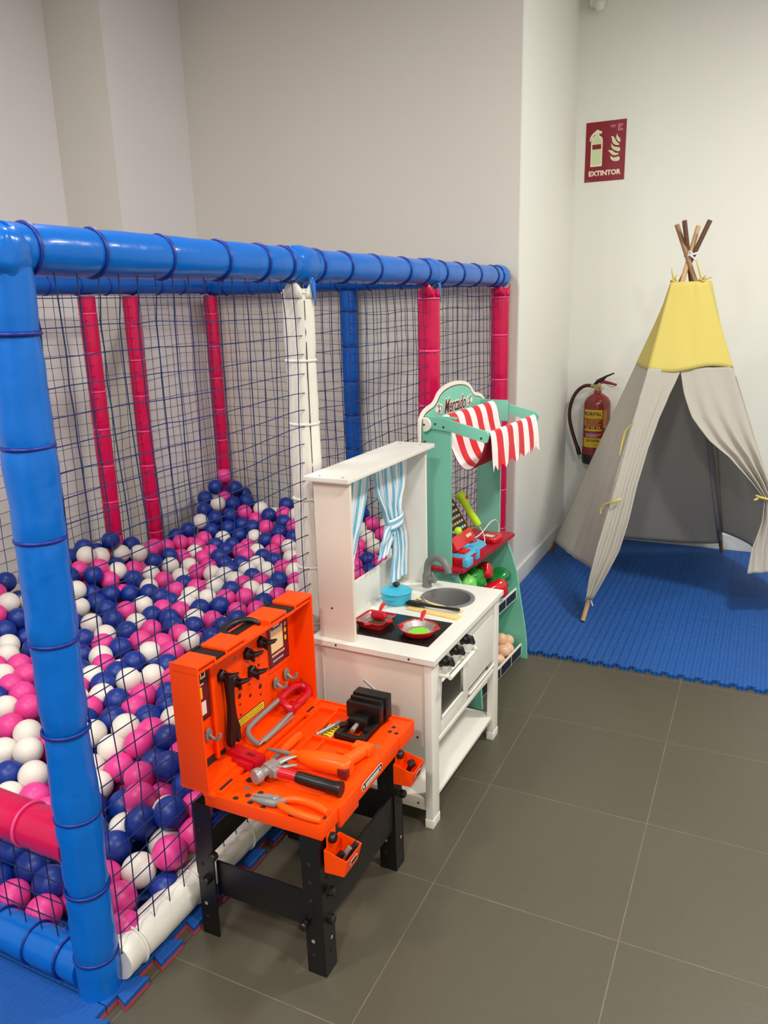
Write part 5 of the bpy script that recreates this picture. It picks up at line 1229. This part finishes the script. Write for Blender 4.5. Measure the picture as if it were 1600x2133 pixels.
for k, (x, y, z, nm) in enumerate(((.382, .082, .098, 'at the back of the egg pile'), (.428, .072, .078, 'at the far end of the lower bin rail'), (.392, .060, .062, 'in the middle of the egg pile'), (.345, .055, .072, 'largest looking one, against the white rail'), (.300, .060, .050, 'lowest of the pile, half hidden by the kitchen leg'))):
    mb = MB(); mb.sphere((0, 0, 0), .026, 26, 18, sc=(1, .95, 1.18), L=RX(20 * k) @ RY(30 + 25 * k)); o = mb.build('toy_egg', M_egg, None, sharp=80)
    p = MF @ Vector((x, y, z)); o.location = p; tag(o, 'beige toy egg %s' % nm, 'toy egg', 'toy eggs in the lower bin')
t = mthing('toy_carrot', 'orange red toy vegetable standing beside the eggs in the lower bin', 'toy vegetable', .318, .09, .05)
mb = MB(MF @ T(.322, .098, .04)); mb.lathe([(0, 0), (.018, .002), (.021, .02), (.022, .08), (.016, .10), (0, .104)], n=18); mb.build('carrot', M_orng, t)
t = mthing('toy_cheese', 'yellow toy piece at the near end of the lower bin', 'toy food', .08, .06, .07)
mb = MB(MF); mb.box(.045, .125, .030, .075, .060, .092, .006); mb.build('cheese', M_lemon, t)

# ---------------------------------------------------------------- toy till on the counter
M_tr = mat('till_red', (206, 18, 32), rough=.25, var=.03, coat=.3)
M_tb = mat('till_blue', (86, 184, 224), rough=.35, var=.03)
M_tl = mat('till_lime', (186, 222, 30), rough=.3, var=.03)
till = mthing('toy_cash_register', 'red and light blue toy cash register with tilted black key screen', 'cash register', .12, .15, .515)
ZS = .515
mb = MB(MF); mb.use(M_tr)
Lr = MF @ T(.125, .160, ZS)
mb = MB(Lr); 
V = loft(mb, [([(-.10, -.080), (.08, -.080), (.108, -.02), (.10, .050), (-.10, .050)], .0), ([(-.105, -.087), (.086, -.087), (.120, -.02), (.105, .055), (-.105, .055)], .026), ([(-.10, -.084), (.082, -.084), (.115, -.02), (.100, .053), (-.10, .053)], .034)]); mb.f(V[0][::-1]); mb.f(V[-1])
mb.build('base', M_tr, till, label='red base')
mb = MB(Lr); V = loft(mb, [([(-.102, -.086), (.084, -.086), (.117, -.02), (.102, .054), (-.102, .054)], .030), ([(-.098, -.082), (.080, -.082), (.112, -.02), (.098, .050), (-.098, .050)], .042)]); mb.f(V[0][::-1]); mb.f(V[-1]); mb.box(-.012, .016, -.091, -.05, .0, .044, .006); mb.tube([(.0, -.075, .046), (.0, -.03, .050), (.055, -.012, .054)], .006, 8); mb.tube([(.0, -.05, .048), (-.055, -.035, .050)], .006, 8); mb.tube([(.02, -.03, .046), (.100, -.02, .046)], .005, 8); mb.box(-.108, -.06, -.098, -.075, .0, .03, .006)
mb.build('tray_top', M_tb, till, label='light blue top tray')
mb = MB(Lr); mb.lathe([(0, 0), (.012, 0), (.012, .003), (0, .003)], T(.066, -.045, .042) @ Matrix.Diagonal((1.2, .8, 1, 1)), 20); mb.box(-.09, -.04, -.078, -.045, .040, .050, .004); mb.build('button', M_tr, till, label='red oval button')
Ls2 = Lr @ T(-.010, -.040, .050) @ RX(-32)
mb = MB(Ls2); mb.box(-.085, .085, -.006, .010, .030, .208, .005); mb.box(-.085, .085, -.012, .012, -.004, .046, .006); mb.build('screen_housing', M_tr, till, label='red tilted screen housing')
mb = MB(Ls2); mb.box(-.076, .076, -.0075, -.004, .046, .202, .001); scr = mb.build('key_panel', M_ink, till)
mb = MB(Ls2)
rr = random.Random(9)
keys = [mat('key_%s' % n_, c, rough=.4) for n_, c in (('pale', (214, 190, 160)), ('blue', (120, 190, 214)), ('green', (150, 190, 120)), ('pink', (200, 120, 110)))]
for i in range(7):
    for j in range(6):
        mb.use(keys[0] if (i > 2 and j > 0) else rr.choice(keys)); mb.box(-.066 + i * .0195, -.053 + i * .0195, -.0090, -.0074, .054 + j * .0215, .063 + j * .0215, .001)
mb.build('key_row', None, scr)
mb = MB(Ls2); mb.box(.020, .062, -.0145, -.011, .016, .028, .002); mb.build('name_plate', keys[0], till)
sc_ = mthing('toy_scanner', 'lime green toy scanner hanging at the side of the cash register', 'scanner', .21, .18, .56)
mb = MB(MF); mb.tube(smooth([(.228, .192, .722), (.232, .186, .712), (.235, .172, .690), (.238, .154, .655), (.241, .132, .622), (.243, .120, .604)], 1), [.012, .017, .019, .018, .0145, .013, .0135, .0145, .014, .012, .008, .006][:10], 14); mb.build('body', M_tl, sc_)
mb = MB(MF); mb.sphere((.233, .168, .706), .009, 12, 8); mb.build('button', M_tr, sc_)
mb = MB(MF); mb.sphere((.018, .100, .645), .014, 16, 10); o = mb.build('microphone_ball', M_tl, till, label='lime green ball')
cd = MB(MF)
cd.tube(smooth([(.243, .116, .600), (.262, .108, .570), (.250, .095, .540), (.215, .10, .532), (.190, .112, .548), (.180, .116, .570), (.205, .108, .572), (.245, .102, .582), (.300, .100, .602), (.345, .098, .604), (.378, .098, .588), (.390, .098, .560), (.390, .100, .541)], 3), .0018, 6)
o = cd.build('scanner_cord', mat('cord_white', (232, 232, 232), rough=.4), sc_, label='white cord')
tm = mthing('toy_card_terminal', 'small red toy card terminal with white keys on the counter edge', 'card terminal', .35, .12, .515)
Lt = MF @ T(.345, .112, ZS) @ RZ(-8)
mb = MB(Lt); V = loft(mb, [(sq(.030, .012), 0), (sq(.036, .013), .008), (sq(.036, .013), .018), (sq(.031, .012), .024)]); mb.f(V[0][::-1]); mb.f(V[-1]); mb.box(.006, .040, -.030, .030, .002, .026, .008); mb.build('body', M_tr, tm)
mb = MB(Lt); mb.box(-.028, .002, -.022, .020, .0235, .0248, .001); kp = mb.build('keypad', M_ink, tm)
mb = MB(Lt)
for i in range(3):
    for j in range(4): mb.box(-.0255 + i * .009, -.0195 + i * .009, -.019 + j * .0098, -.0125 + j * .0098, .0246, .0262, .0005)
mb.build('key', M_wh, kp)

# ---------------------------------------------------------------- play tent
def canvas(name, c, **k):
    m = mat(name, c, **k)      # cotton lets a little light through
    nt = m.node_tree; N = nt.nodes; L = nt.links; b = N['Principled BSDF']
    tr = N.new('ShaderNodeBsdfTranslucent'); ms = N.new('ShaderNodeMixShader'); ms.inputs[0].default_value = .32
    L.new(b.inputs['Base Color'].links[0].from_socket, tr.inputs[0]); L.new(b.outputs[0], ms.inputs[1]); L.new(tr.outputs[0], ms.inputs[2])
    L.new(ms.outputs[0], N['Material Output'].inputs[0]); return m
M_tg = canvas('canvas_grey', (204, 199, 188), rough=.9, var=.04, scale=3, bump=.12, bscale=500, sheen=.1)
M_ty = canvas('canvas_yellow', (232, 217, 122), rough=.9, var=.04, scale=3, bump=.12, bscale=500, sheen=.1)
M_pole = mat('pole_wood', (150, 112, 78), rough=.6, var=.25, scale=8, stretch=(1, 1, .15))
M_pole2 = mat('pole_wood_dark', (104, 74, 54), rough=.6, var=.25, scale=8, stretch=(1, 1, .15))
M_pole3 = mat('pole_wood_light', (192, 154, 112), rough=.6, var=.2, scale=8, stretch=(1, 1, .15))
tent = thing('play_tent', 'grey and yellow canvas play tent on four wooden poles', 'play tent', (.26, 2.41, .014))
zf = .014
base = {'FL': Vector((-.002, 1.752, zf)), 'BL': Vector((-.375, 2.683, zf)), 'FR': Vector((.885, 2.15, zf)), 'BR': Vector((.50, 3.02, zf))}
top = {'FL': Vector((.298, 2.475, 1.703)), 'BL': Vector((.351, 2.40, 1.720)), 'FR': Vector((.211, 2.425, 1.711)), 'BR': Vector((.247, 2.372, 1.722))}
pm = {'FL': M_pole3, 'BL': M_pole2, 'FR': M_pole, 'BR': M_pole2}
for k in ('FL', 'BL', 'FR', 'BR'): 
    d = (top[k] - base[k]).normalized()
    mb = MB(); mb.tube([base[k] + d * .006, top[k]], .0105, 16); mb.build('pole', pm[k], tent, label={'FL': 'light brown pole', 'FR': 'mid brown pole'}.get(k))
ring = {'FL': Vector((.222, 2.362, 1.462)), 'BL': Vector((.232, 2.475, 1.465)), 'FR': Vector((.338, 2.385, 1.462)), 'BR': Vector((.350, 2.485, 1.465))}
def edge(k, z):
    b = base[k].copy(); b.z = 0; t = z / ring[k].z
    p = b.lerp(ring[k], t); c = Vector((.27, 2.42, z)); d = (b - Vector((.27, 2.42, 0))).normalized()
    return p + d * .024
ZY = 1.085
cen = Vector((.27, 2.42, 0))
def face_pt(a, b, s, z, out=0.):
    p = edge(a, z).lerp(edge(b, z), s)
    n = (edge(b, .5) - edge(a, .5)).cross(Vector((0, 0, 1))); n.z = 0; n.normalize()
    if n.dot(p - cen) < 0: n = -n
    return p + n * out
def wrinkle(s, z, k): return .006 * nz(s * 3 + k * 7, z * 2.2) + .003 * nz(s * 9 + k, z * 5 + k)
faces_t = (('FL', 'BL', 1), ('BL', 'BR', 2), ('BR', 'FR', 3), ('FL', 'FR', 0))
# yellow crown: one piece round all four sides
mb = MB()
for a, b, k in faces_t:
    def fn(u, v, a=a, b=b, k=k):
        z = ZY - .012 * sin(pi * u) * 0 + (1.462 - ZY) * v
        bulge = .006 * sin(pi * u) * (1 if k != 3 else 2.5)
        o = bulge + wrinkle(u, z, k) * sin(pi * u)
        if k == 0: z -= (1 - v) * .012 * sin(2 * pi * u)
        return face_pt(a, b, u, z, o)
    mb.grid(fn, 26, 20, uvs=False)
mb.build('crown', M_ty, tent, sharp=50, solid=.002, label='yellow canvas top of the tent')
hems = {1: (.20, .12), 2: (.09, .11), 3: (.10, .12)}
for a, b, k in faces_t[:3]:
    mb = MB()
    def fn(u, v, a=a, b=b, k=k):
        if k == 1: h0 = .235 * (1 - u) + .085 * u
        elif k == 2: h0 = .075 + .030 * sin(u * 5) + .055 * max(0, u - .55)
        else: h0 = .14 * (1 - u) + .10 * u + .02 * sin(u * 6)
        z = h0 + (ZY + .006 - h0) * v
        bulge = .012 * sin(pi * u) * (1 if k != 3 else 4.5) * (.4 + .6 * (1 - v))
        o = bulge + 1.6 * wrinkle(u, z, k) * sin(pi * u) + .012 * (1 - v) * nz(u * 8, k * 3.3) * sin(pi * u) - .003
        return face_pt(a, b, u, z, o)
    mb.grid(fn, 40, 40, uvs=False)
    mb.build('side_canvas', M_tg, tent, sharp=180, solid=.002)
# front: two flaps drawn apart
def lerp_tab(tab, z):
    for (z0, a), (z1, b) in zip(tab, tab[1:]):
        if z0 >= z >= z1: t = (z0 - z) / (z0 - z1); return [x + (y - x) * t for x, y in zip(a, b)]
    return list(tab[-1][1])
# left flap: s from pole to its inner edge, folds tighten downwards
tabL = [(ZY + .006, (-.004, .40)), (1.07, (-.004, .375)), (.98, (-.008, .285)), (.88, (-.008, .215)), (.75, (-.01, .160)), (.60, (-.012, .128)), (.45, (-.016, .118)), (.32, (-.020, .098)), (.20, (-.016, .052)), (.115, (-.004, .020))]
mb = MB()
def fnL(u, v):
    z = .115 + (ZY + .006 - .115) * v
    a, b = lerp_tab(tabL, z)
    g = min(1, max(0, (ZY - z) / .7))
    fold = .014 * g * sin(u * 3.1 * 2 * pi + 2.2 * z) * (.35 + .65 * u) + .010 * g * u
    return face_pt('FL', 'FR', a + (b - a) * u, z, .002 + .6 * wrinkle(u, z, 0) + abs(fold) * .9)
mb.grid(fnL, 60, 60, uvs=False); mb.build('door_flap', M_tg, tent, sharp=180, solid=.002, label='left grey door flap gathered along the front pole')
# its turned-back outer edge
mb = MB()
def fnL2(u, v):
    z = .14 + (.98 - .14) * v
    g = sin(pi * min(1, v * 1.05))
    p = face_pt('FL', 'FR', -.006, z, .004); q_ = face_pt('FL', 'BL', .075 * g, z, .004)
    w = p.lerp(q_, u); return w + Vector((-.2, -.9, 0)).normalized() * (.012 * sin(pi * u) * g + .004 * sin(u * 9 + z * 4) * g)
mb.grid(fnL2, 16, 40, uvs=False); mb.build('flap_fold', M_tg, tent, sharp=180, solid=.002)
# right flap: held by a yellow tie against the right pole
tabR = [(ZY + .006, (.37, 1.0)), (1.07, (.39, 1.0)), (.98, (.43, 1.0)), (.88, (.50, 1.0)), (.78, (.63, 1.0)), (.71, (.76, 1.0)), (.64, (.84, 1.0)), (.60, (.88, 1.0)), (.545, (.925, .985)), (.52, (.925, .985)), (.44, (.885, .995)), (.32, (.80, 1.0)), (.20, (.755, 1.0)), (.11, (.75, 1.0))]
mb = MB()
def fnR(u, v):
    z = .215 + (ZY + .006 - .215) * v
    a, b = lerp_tab(tabR, z)
    g = math.exp(-((z - .53) / .30) ** 2)
    fold = .020 * g * sin(u * 3.4 * 2 * pi + 1.2) + .010 * max(0, (.5 - z)) * sin(u * 14) * 2
    fold += .018 * g
    z2 = z - (.035 * (1 - u) if z < .2 else 0)
    return face_pt('FL', 'FR', a + (b - a) * u, z2, -.002 + .7 * wrinkle(u, z, 5) + fold)
mb.grid(fnR, 70, 90, uvs=False); mb.build('door_flap', M_tg, tent, sharp=180, solid=.002, label='right grey door flap held back by a yellow tie')
# seams along the front poles
mb = MB()
for k in ('FL', 'FR'):
    other = 'FR' if k == 'FL' else 'FL'
    pts = [face_pt(k, other, .0, z, .002) for z in [.16 + i * .0445 for i in range(21)]]
    if k == 'FR': mb.tube(pts, .0028, 6)
mb.build('seam', M_tg, tent)
for k in ('FL', 'BL', 'FR', 'BR'):
    bz, tz = {'FL': (.14, 1.44), 'BL': (.10, 1.44), 'FR': (.16, 1.44), 'BR': (.10, 1.44)}[k]
    def pp(z, k=k): return base[k].lerp(top[k], (z - base[k].z) / (top[k].z - base[k].z))
    MB().tube([pp(bz), pp(1.08)], .0135, 14, caps=False).build('pole_sleeve', M_tg, tent, solid=.001)
    MB().tube([pp(1.085), pp(tz)], .0135, 14, caps=False).build('pole_sleeve', M_ty, tent, solid=.001)
# yellow ties
mb = MB(); c = face_pt('FL', 'FR', .955, .535, .022)
dxy = (edge('FR', .5) - edge('FL', .5)).normalized()
mb.tube([c + dxy * (.045 * cos(2 * pi * k / 20)) + Vector((.4, -.9, 0)).normalized() * (.028 * sin(2 * pi * k / 20)) + Vector((0, 0, -.010 * cos(2 * pi * k / 20))) for k in range(20)], .0055, 8, closed=True)
mb.tube([c - dxy * .04 + Vector((0, -.026, .004)), c - dxy * .055 + Vector((0, -.035, .0))], .005, 6)
mb.build('door_tie', M_ty, tent)
mb = MB(); mb.tube(smooth([face_pt('FL', 'FR', .035, .545, .035), face_pt('FL', 'FR', -.004, .535, .045), face_pt('FL', 'BL', .035, .505, .035), face_pt('FL', 'BL', .045, .465, .030)]), .0048, 6); mb.build('door_tie', M_ty, tent)
mb = MB(); mb.tube(smooth([face_pt('FL', 'FR', -.015, .865, .022), face_pt('FL', 'BL', .03, .82, .022), face_pt('FL', 'BL', .05, .77, .018), face_pt('FL', 'BL', .03, .725, .018)]), [.003] + [.010] * 8 + [.008] * 20, 6, flat=.3) if False else mb.tube([face_pt('FL', 'FR', -.015, .865, .022), face_pt('FL', 'BL', .03, .82, .022), face_pt('FL', 'BL', .05, .77, .020), face_pt('FL', 'BL', .035, .715, .018)], [.003, .009, .010, .004], 8, flat=.5); mb.build('door_tie', M_ty, tent)
# knots at the crown and white cord round the poles
mb = MB()
for k, tips in (('FL', ((-.012, -.01, .055), (.012, .0, .03))), ('FR', ((-.03, -.01, .09), (.040, .0, .012), (.015, -.02, .02)))):
    c = ring[k] + Vector((0, -.008, .004)); mb.tube([c + Vector((.013 * cos(t), .013 * sin(t), .004 * sin(2 * t))) for t in [2 * pi * i / 12 for i in range(12)]], .004, 6, closed=True)
    for q_ in tips: mb.tube([c, c + Vector(q_) * .5 + Vector((0, -.006, 0)), c + Vector(q_)], [.004, .0042, .0025], 6)
mb.build('crown_tie', M_ty, tent)
mb = MB(); c = Vector((.283, 2.424, 1.582)); M_cord = mat('cord_offwhite', (226, 222, 220), rough=.7)
mb.tube([c + Vector((.031 * cos(t), .031 * sin(t), .008 * sin(t + 1))) for t in [2 * pi * i / 20 for i in range(20)]], .0045, 8, closed=True)
mb.tube([c + Vector(p) for p in ((-.012, -.030, -.004), (-.008, -.036, .012), (.004, -.036, .006), (-.002, -.036, -.006), (.012, -.034, -.018), (.022, -.032, -.030))], .0042, 6)
mb.build('pole_cord', M_cord, tent)
mb = MB(); c = base['FL'].lerp(top['FL'], .055); mb.tube([c + Vector((.013 * cos(t), .013 * sin(t), .0)) for t in [2 * pi * i / 14 for i in range(14)]], .002, 6, closed=True); mb.tube([c + Vector((.012, -.008, 0)), c + Vector((.020, -.012, -.022))], .0028, 6)
mb.tube([c + Vector((0, -.013, .0)), base['FL'].lerp(top['FL'], .085) + Vector((-.006, -.014, 0))], .004, 6, flat=.4)
mb.build('foot_cord', M_cord, tent)

# ---------------------------------------------------------------- fire extinguisher, sign, ceiling unit
M_fr = mat('extinguisher_red', (126, 8, 20), rough=.25, var=.03, coat=.4)
M_brass = mat('brass', (176, 158, 110), rough=.3, metal=.7)
M_hose = mat('hose_rubber', (66, 22, 30), rough=.35, var=.08)
M_lab_y = mat('label_yellow', (204, 166, 24), rough=.4)
M_lab_o = mat('label_ochre', (176, 120, 40), rough=.4)
ex = thing('fire_extinguisher', 'red fire extinguisher hanging on the wall behind the play tent', 'fire extinguisher', (-.217, 3.02, .47))
EC = T(-.217, 3.018, 0); ER = .0745
mb = MB(EC); mb.lathe([(ER, .530), (ER, .815), (.071, .835), (.058, .856), (.036, .872), (.022, .880), (.0195, .895), (0, .895)], n=48); mb.build('cylinder', M_fr, ex, sharp=50)
mb = MB(EC); mb.lathe([(0, .478), (.070, .478), (.073, .482), (.0755, .50), (.0755, .532), (ER, .534)], n=48); mb.build('foot_ring', M_bk, ex, label='black plastic foot')
def cyl(th, z, r=ER + .0006):   # th measured along the surface from the side turned to the camera
    a = -pi / 2 + 0.14 + th / r
    return EC @ Vector((r * cos(a), r * sin(a), z))
def patch(mb, t0, t1, z0, z1, r=ER + .0006):
    n = max(2, int(abs(t1 - t0) / .006)); V = [[mb.v(cyl(t0 + (t1 - t0) * i / n, z, r)) for z in (z0, z1)] for i in range(n + 1)]
    for i in range(n): mb.f([V[i][0], V[i + 1][0], V[i + 1][1], V[i][1]])
mb = MB()
mb.use(M_lab_y); patch(mb, -.080, .034, .742, .792); patch(mb, -.080, .034, .578, .632); patch(mb, -.075, .034, .672, .682)
mb.use(M_lab_o); patch(mb, .040, .066, .69, .79); patch(mb, .070, .073, .68, .80); patch(mb, -.080, -.055, .70, .735)
mb.use(M_lab_y)
for k in range(5): patch(mb, -.052 + .002 * (k % 2), .030 - .016 * ((k * 7) % 3) / 2, .734 - k * .0085, .7365 - k * .0085)
for k in range(3): patch(mb, -.058 + k * .032, -.040 + k * .032, .6845, .6965, ER + .0008)
mb.use(M_fr)
for k in range(3): patch(mb, -.053 + k * .032, -.046 + k * .032, .687, .694, ER + .0012)
mb.use(M_wh)
for k in range(4): patch(mb, -.062, .032 - .008 * k, .655 - k * .0055, .6562 - k * .0055)
mb.use(M_ink); patch(mb, -.070, .028, .7475, .7490, ER + .001); patch(mb, -.045, .020, .594, .5955, ER + .001)
L0 = Matrix()
mb.use(M_ink)
mb.text('NORPAL', .030, L0, .0, bold=.0006, fn=lambda p: cyl(p.x - .026, .768 + p.y, ER + .0014), sx=.98)
mb.text('NORPAL', .021, L0, .0, bold=.0005, fn=lambda p: cyl(p.x - .014, .6165 + p.y, ER + .0014), sx=1.0)
mb.build('label_wrap', None, ex, label='yellow and red printed label', sharp=60)
mb = MB(EC); mb.lathe([(.018, .893), (.018, .900), (.014, .903), (.014, .925), (.010, .930), (0, .930)], n=16); mb.box(-.022, .016, -.013, .013, .905, .928, .003); mb.tube([(-.020, 0, .918), (-.040, 0, .920)], .0115, 12)
mb.lathe([(0, 0), (.010, 0), (.010, .005), (0, .005)], T(-.008, -.014, .908) @ RX(90), 14); mb.build('valve', M_brass, ex, label='brass valve')
mb = MB(EC); mb.tube(smooth([(-.018, 0, .930), (.0, 0, .944), (.020, 0, .955), (.045, 0, .974), (.075, 0, .990)]), [.010, .011, .012, .013, .012, .011, .009, .008, .007, .006, .006, .0055, .005, .005, .005, .004, .004, .003][:14], 8, flat=.9) if False else mb.tube([(-.022, 0, .928), (-.002, 0, .945), (.020, 0, .957), (.045, 0, .975), (.085, 0, .992)], [.006, .0115, .011, .006, .004], 10)
mb.build('lever', M_bk, ex, label='black upper lever')
mb = MB(EC); mb.tube([(.008, 0, .940), (.030, 0, .943), (.070, 0, .935), (.102, 0, .927)], [.008, .0095, .008, .006], 10); mb.build('carry_handle', M_fr, ex, label='red lower handle')
MB(EC).tube(smooth([(.045, -.002, .930), (.065, -.004, .918), (.085, -.003, .916), (.098, -.002, .924)]), .0012, 5).build('safety_wire', M_bk, ex)
hs = smooth([(-.255, 3.018, .920), (-.285, 3.016, .922), (-.318, 3.012, .905), (-.350, 3.008, .865), (-.370, 3.006, .800), (-.372, 3.006, .735), (-.358, 3.006, .675), (-.338, 3.006, .615), (-.318, 3.008, .560)], 2)
MB().tube(hs, .0100, 12).build('hose', M_hose, ex, label='dark red rubber hose')
MB().tube([(-.321, 3.008, .570), (-.316, 3.008, .556), (-.306, 3.008, .522)], [.0105, .0125, .0125], 12).build('nozzle', M_bk, ex, label='black hose end')
MB().box(-.25, -.184, 3.075, 3.1, .74, .80, .003).build('wall_bracket', M_steel, ex)
# sign
M_sr = mat('sign_red', (134, 10, 34), rough=.35, var=.02)
M_sg = mat('sign_pale_green', (208, 222, 176), rough=.4, var=.02)
M_sc = mat('sign_cream', (244, 230, 204), rough=.4, var=.02)
M_spk = mat('sign_pinkish', (212, 130, 150), rough=.4)
sg = thing('fire_extinguisher_sign', 'red wall sign with extinguisher and flame pictogram reading EXTINTOR', 'sign', (-.251, 3.099, 2.16))
SL = Matrix(((1, 0, 0, -.356), (0, 0, -1, 3.0985), (0, 1, 0, 2.011), (0, 0, 0, 1)))   # local x right, y up, z out of the wall; board 0..0.21 x 0..0.297
mb = MB(SL); mb.box(0, .210, 0, .297, -.0015, .0012); mb.build('board', M_sr, sg, label='crimson sign board')
def P2(pts): return [((x - 385) / 815 * .210, y) for x, y in pts]
mb = MB(SL)
body = [(.030, .076), (.088, .076), (.090, .080), (.090, .205), (.086, .219), (.078, .225), (.071, .229), (.0705, .240), (.083, .2355), (.083, .250), (.070, .252), (.066, .258), (.056, .258), (.052, .252), (.040, .245), (.028, .232), (.022, .218), (.020, .205), (.026, .204), (.032, .218), (.043, .232), (.050, .236), (.050, .230), (.041, .225), (.033, .218), (.029, .205), (.029, .080)]
mb.use(M_sc); mb.prism(body, .0010, .0018)
ins = [(.034, .082), (.084, .082), (.085, .160), (.034, .160)]
mb.use(M_sg); mb.prism(ins, .0016, .0022); mb.prism([(.034, .188), (.085, .188), (.084, .204), (.078, .216), (.066, .222), (.065, .245), (.055, .246), (.054, .222), (.042, .216), (.034, .205)], .0016, .0022)
mb.use(M_sr); mb.prism([(.036, .162), (.083, .162), (.083, .186), (.036, .186)], .0017, .0024)
mb.build('extinguisher_pictogram', None, sg)
mb = MB(SL)
def fl2(pts): return [tuple(v)[:2] for v in smooth([(x, y, 0) for x, y in pts], 1)]
for pts in ([(.133, .220), (.148, .216), (.156, .200), (.166, .186), (.180, .176), (.168, .172), (.150, .178), (.140, .192), (.138, .208)],
            [(.164, .230), (.168, .216), (.182, .203), (.182, .185), (.170, .192), (.160, .206), (.160, .218)],
            [(.134, .186), (.142, .172), (.158, .164), (.182, .161), (.182, .141), (.166, .144), (.148, .152), (.137, .166)],
            [(.118, .150), (.132, .152), (.146, .146), (.156, .136), (.180, .131), (.166, .124), (.148, .124), (.136, .134), (.128, .144)],
            [(.134, .124), (.142, .116), (.156, .112), (.182, .118), (.182, .096), (.160, .094), (.144, .099), (.136, .108)]):
    mb.use(M_sc); mb.prism(fl2(pts), .0010, .0018); c = Vector((sum(p[0] for p in pts) / len(pts), sum(p[1] for p in pts) / len(pts)))
    mb.use(M_sg); mb.prism(fl2([tuple(c + (Vector(p) - c) * .72) for p in pts]), .0016, .0021)
mb.build('flame_pictogram', None, sg)
mb = MB(); mb.use(M_sc).text('EXTINTOR', .0345, SL @ T(.105, .040, .0010), .0004, bold=.0013, sx=1.0); mb.build('lettering', None, sg, label='cream capitals EXTINTOR')
mb = MB(SL); mb.use(M_spk); rect(mb, .128, .156, .268, .273, Matrix(), .0012); rect(mb, .130, .152, .262, .264, Matrix(), .0012)
rr = random.Random(2)
for i in range(6): rect(mb, .166, .166 + rr.uniform(.014, .028), .243 + i * .006, .2465 + i * .006, Matrix(), .0012)
rect(mb, .010, .024, .006, .008, Matrix(), .0012)
mb.build('fine_print', None, sg)
# small white unit high on the rear wall
un = thing('wall_sensor', 'small white sensor high on the rear wall above the red sign', 'sensor', (-.31, 3.08, 2.9))
mb = MB(); mb.box(-.355, -.275, 3.055, 3.0995, 2.850, 2.915, .008); mb.build('bracket', M_mwhite, un)
mb = MB(); mb.sphere((-.300, 3.045, 2.845), .028, 24, 16); mb.build('dome', M_mwhite, un)
# luminaires for the lamps
M_lampw = mat('lamp_housing', (240, 240, 236), rough=.4)
M_glow = bpy.data.materials.new('lamp_glow'); M_glow.use_nodes = True
bsdf = M_glow.node_tree.nodes['Principled BSDF']; bsdf.inputs['Emission Color'].default_value = (1, .95, .88, 1); bsdf.inputs['Emission Strength'].default_value = 6
lampnames = ['over the toy kitchen side', 'over the open floor by the play tent', 'in front of the ball pit entrance', 'over the middle of the ball pit', 'at the front of the room']
for i, (p, s, w_) in enumerate(LAMPS):
    d = thing('ceiling_light', 'round white recessed ceiling light %s' % lampnames[i], 'light', (p[0], p[1], 2.97), 0, 'recessed ceiling lights')
    MB(T(p[0], p[1], 0)).lathe([(s / 2, 2.999), (s / 2 + .02, 2.999), (s / 2 + .02, 2.985), (s / 2, 2.985)], n=32).build('housing', M_lampw, d)
    MB(T(p[0], p[1], 0)).lathe([(0, 2.992), (s / 2, 2.992), (s / 2, 2.996), (0, 2.996)], n=32).build('diffuser', M_glow, d)
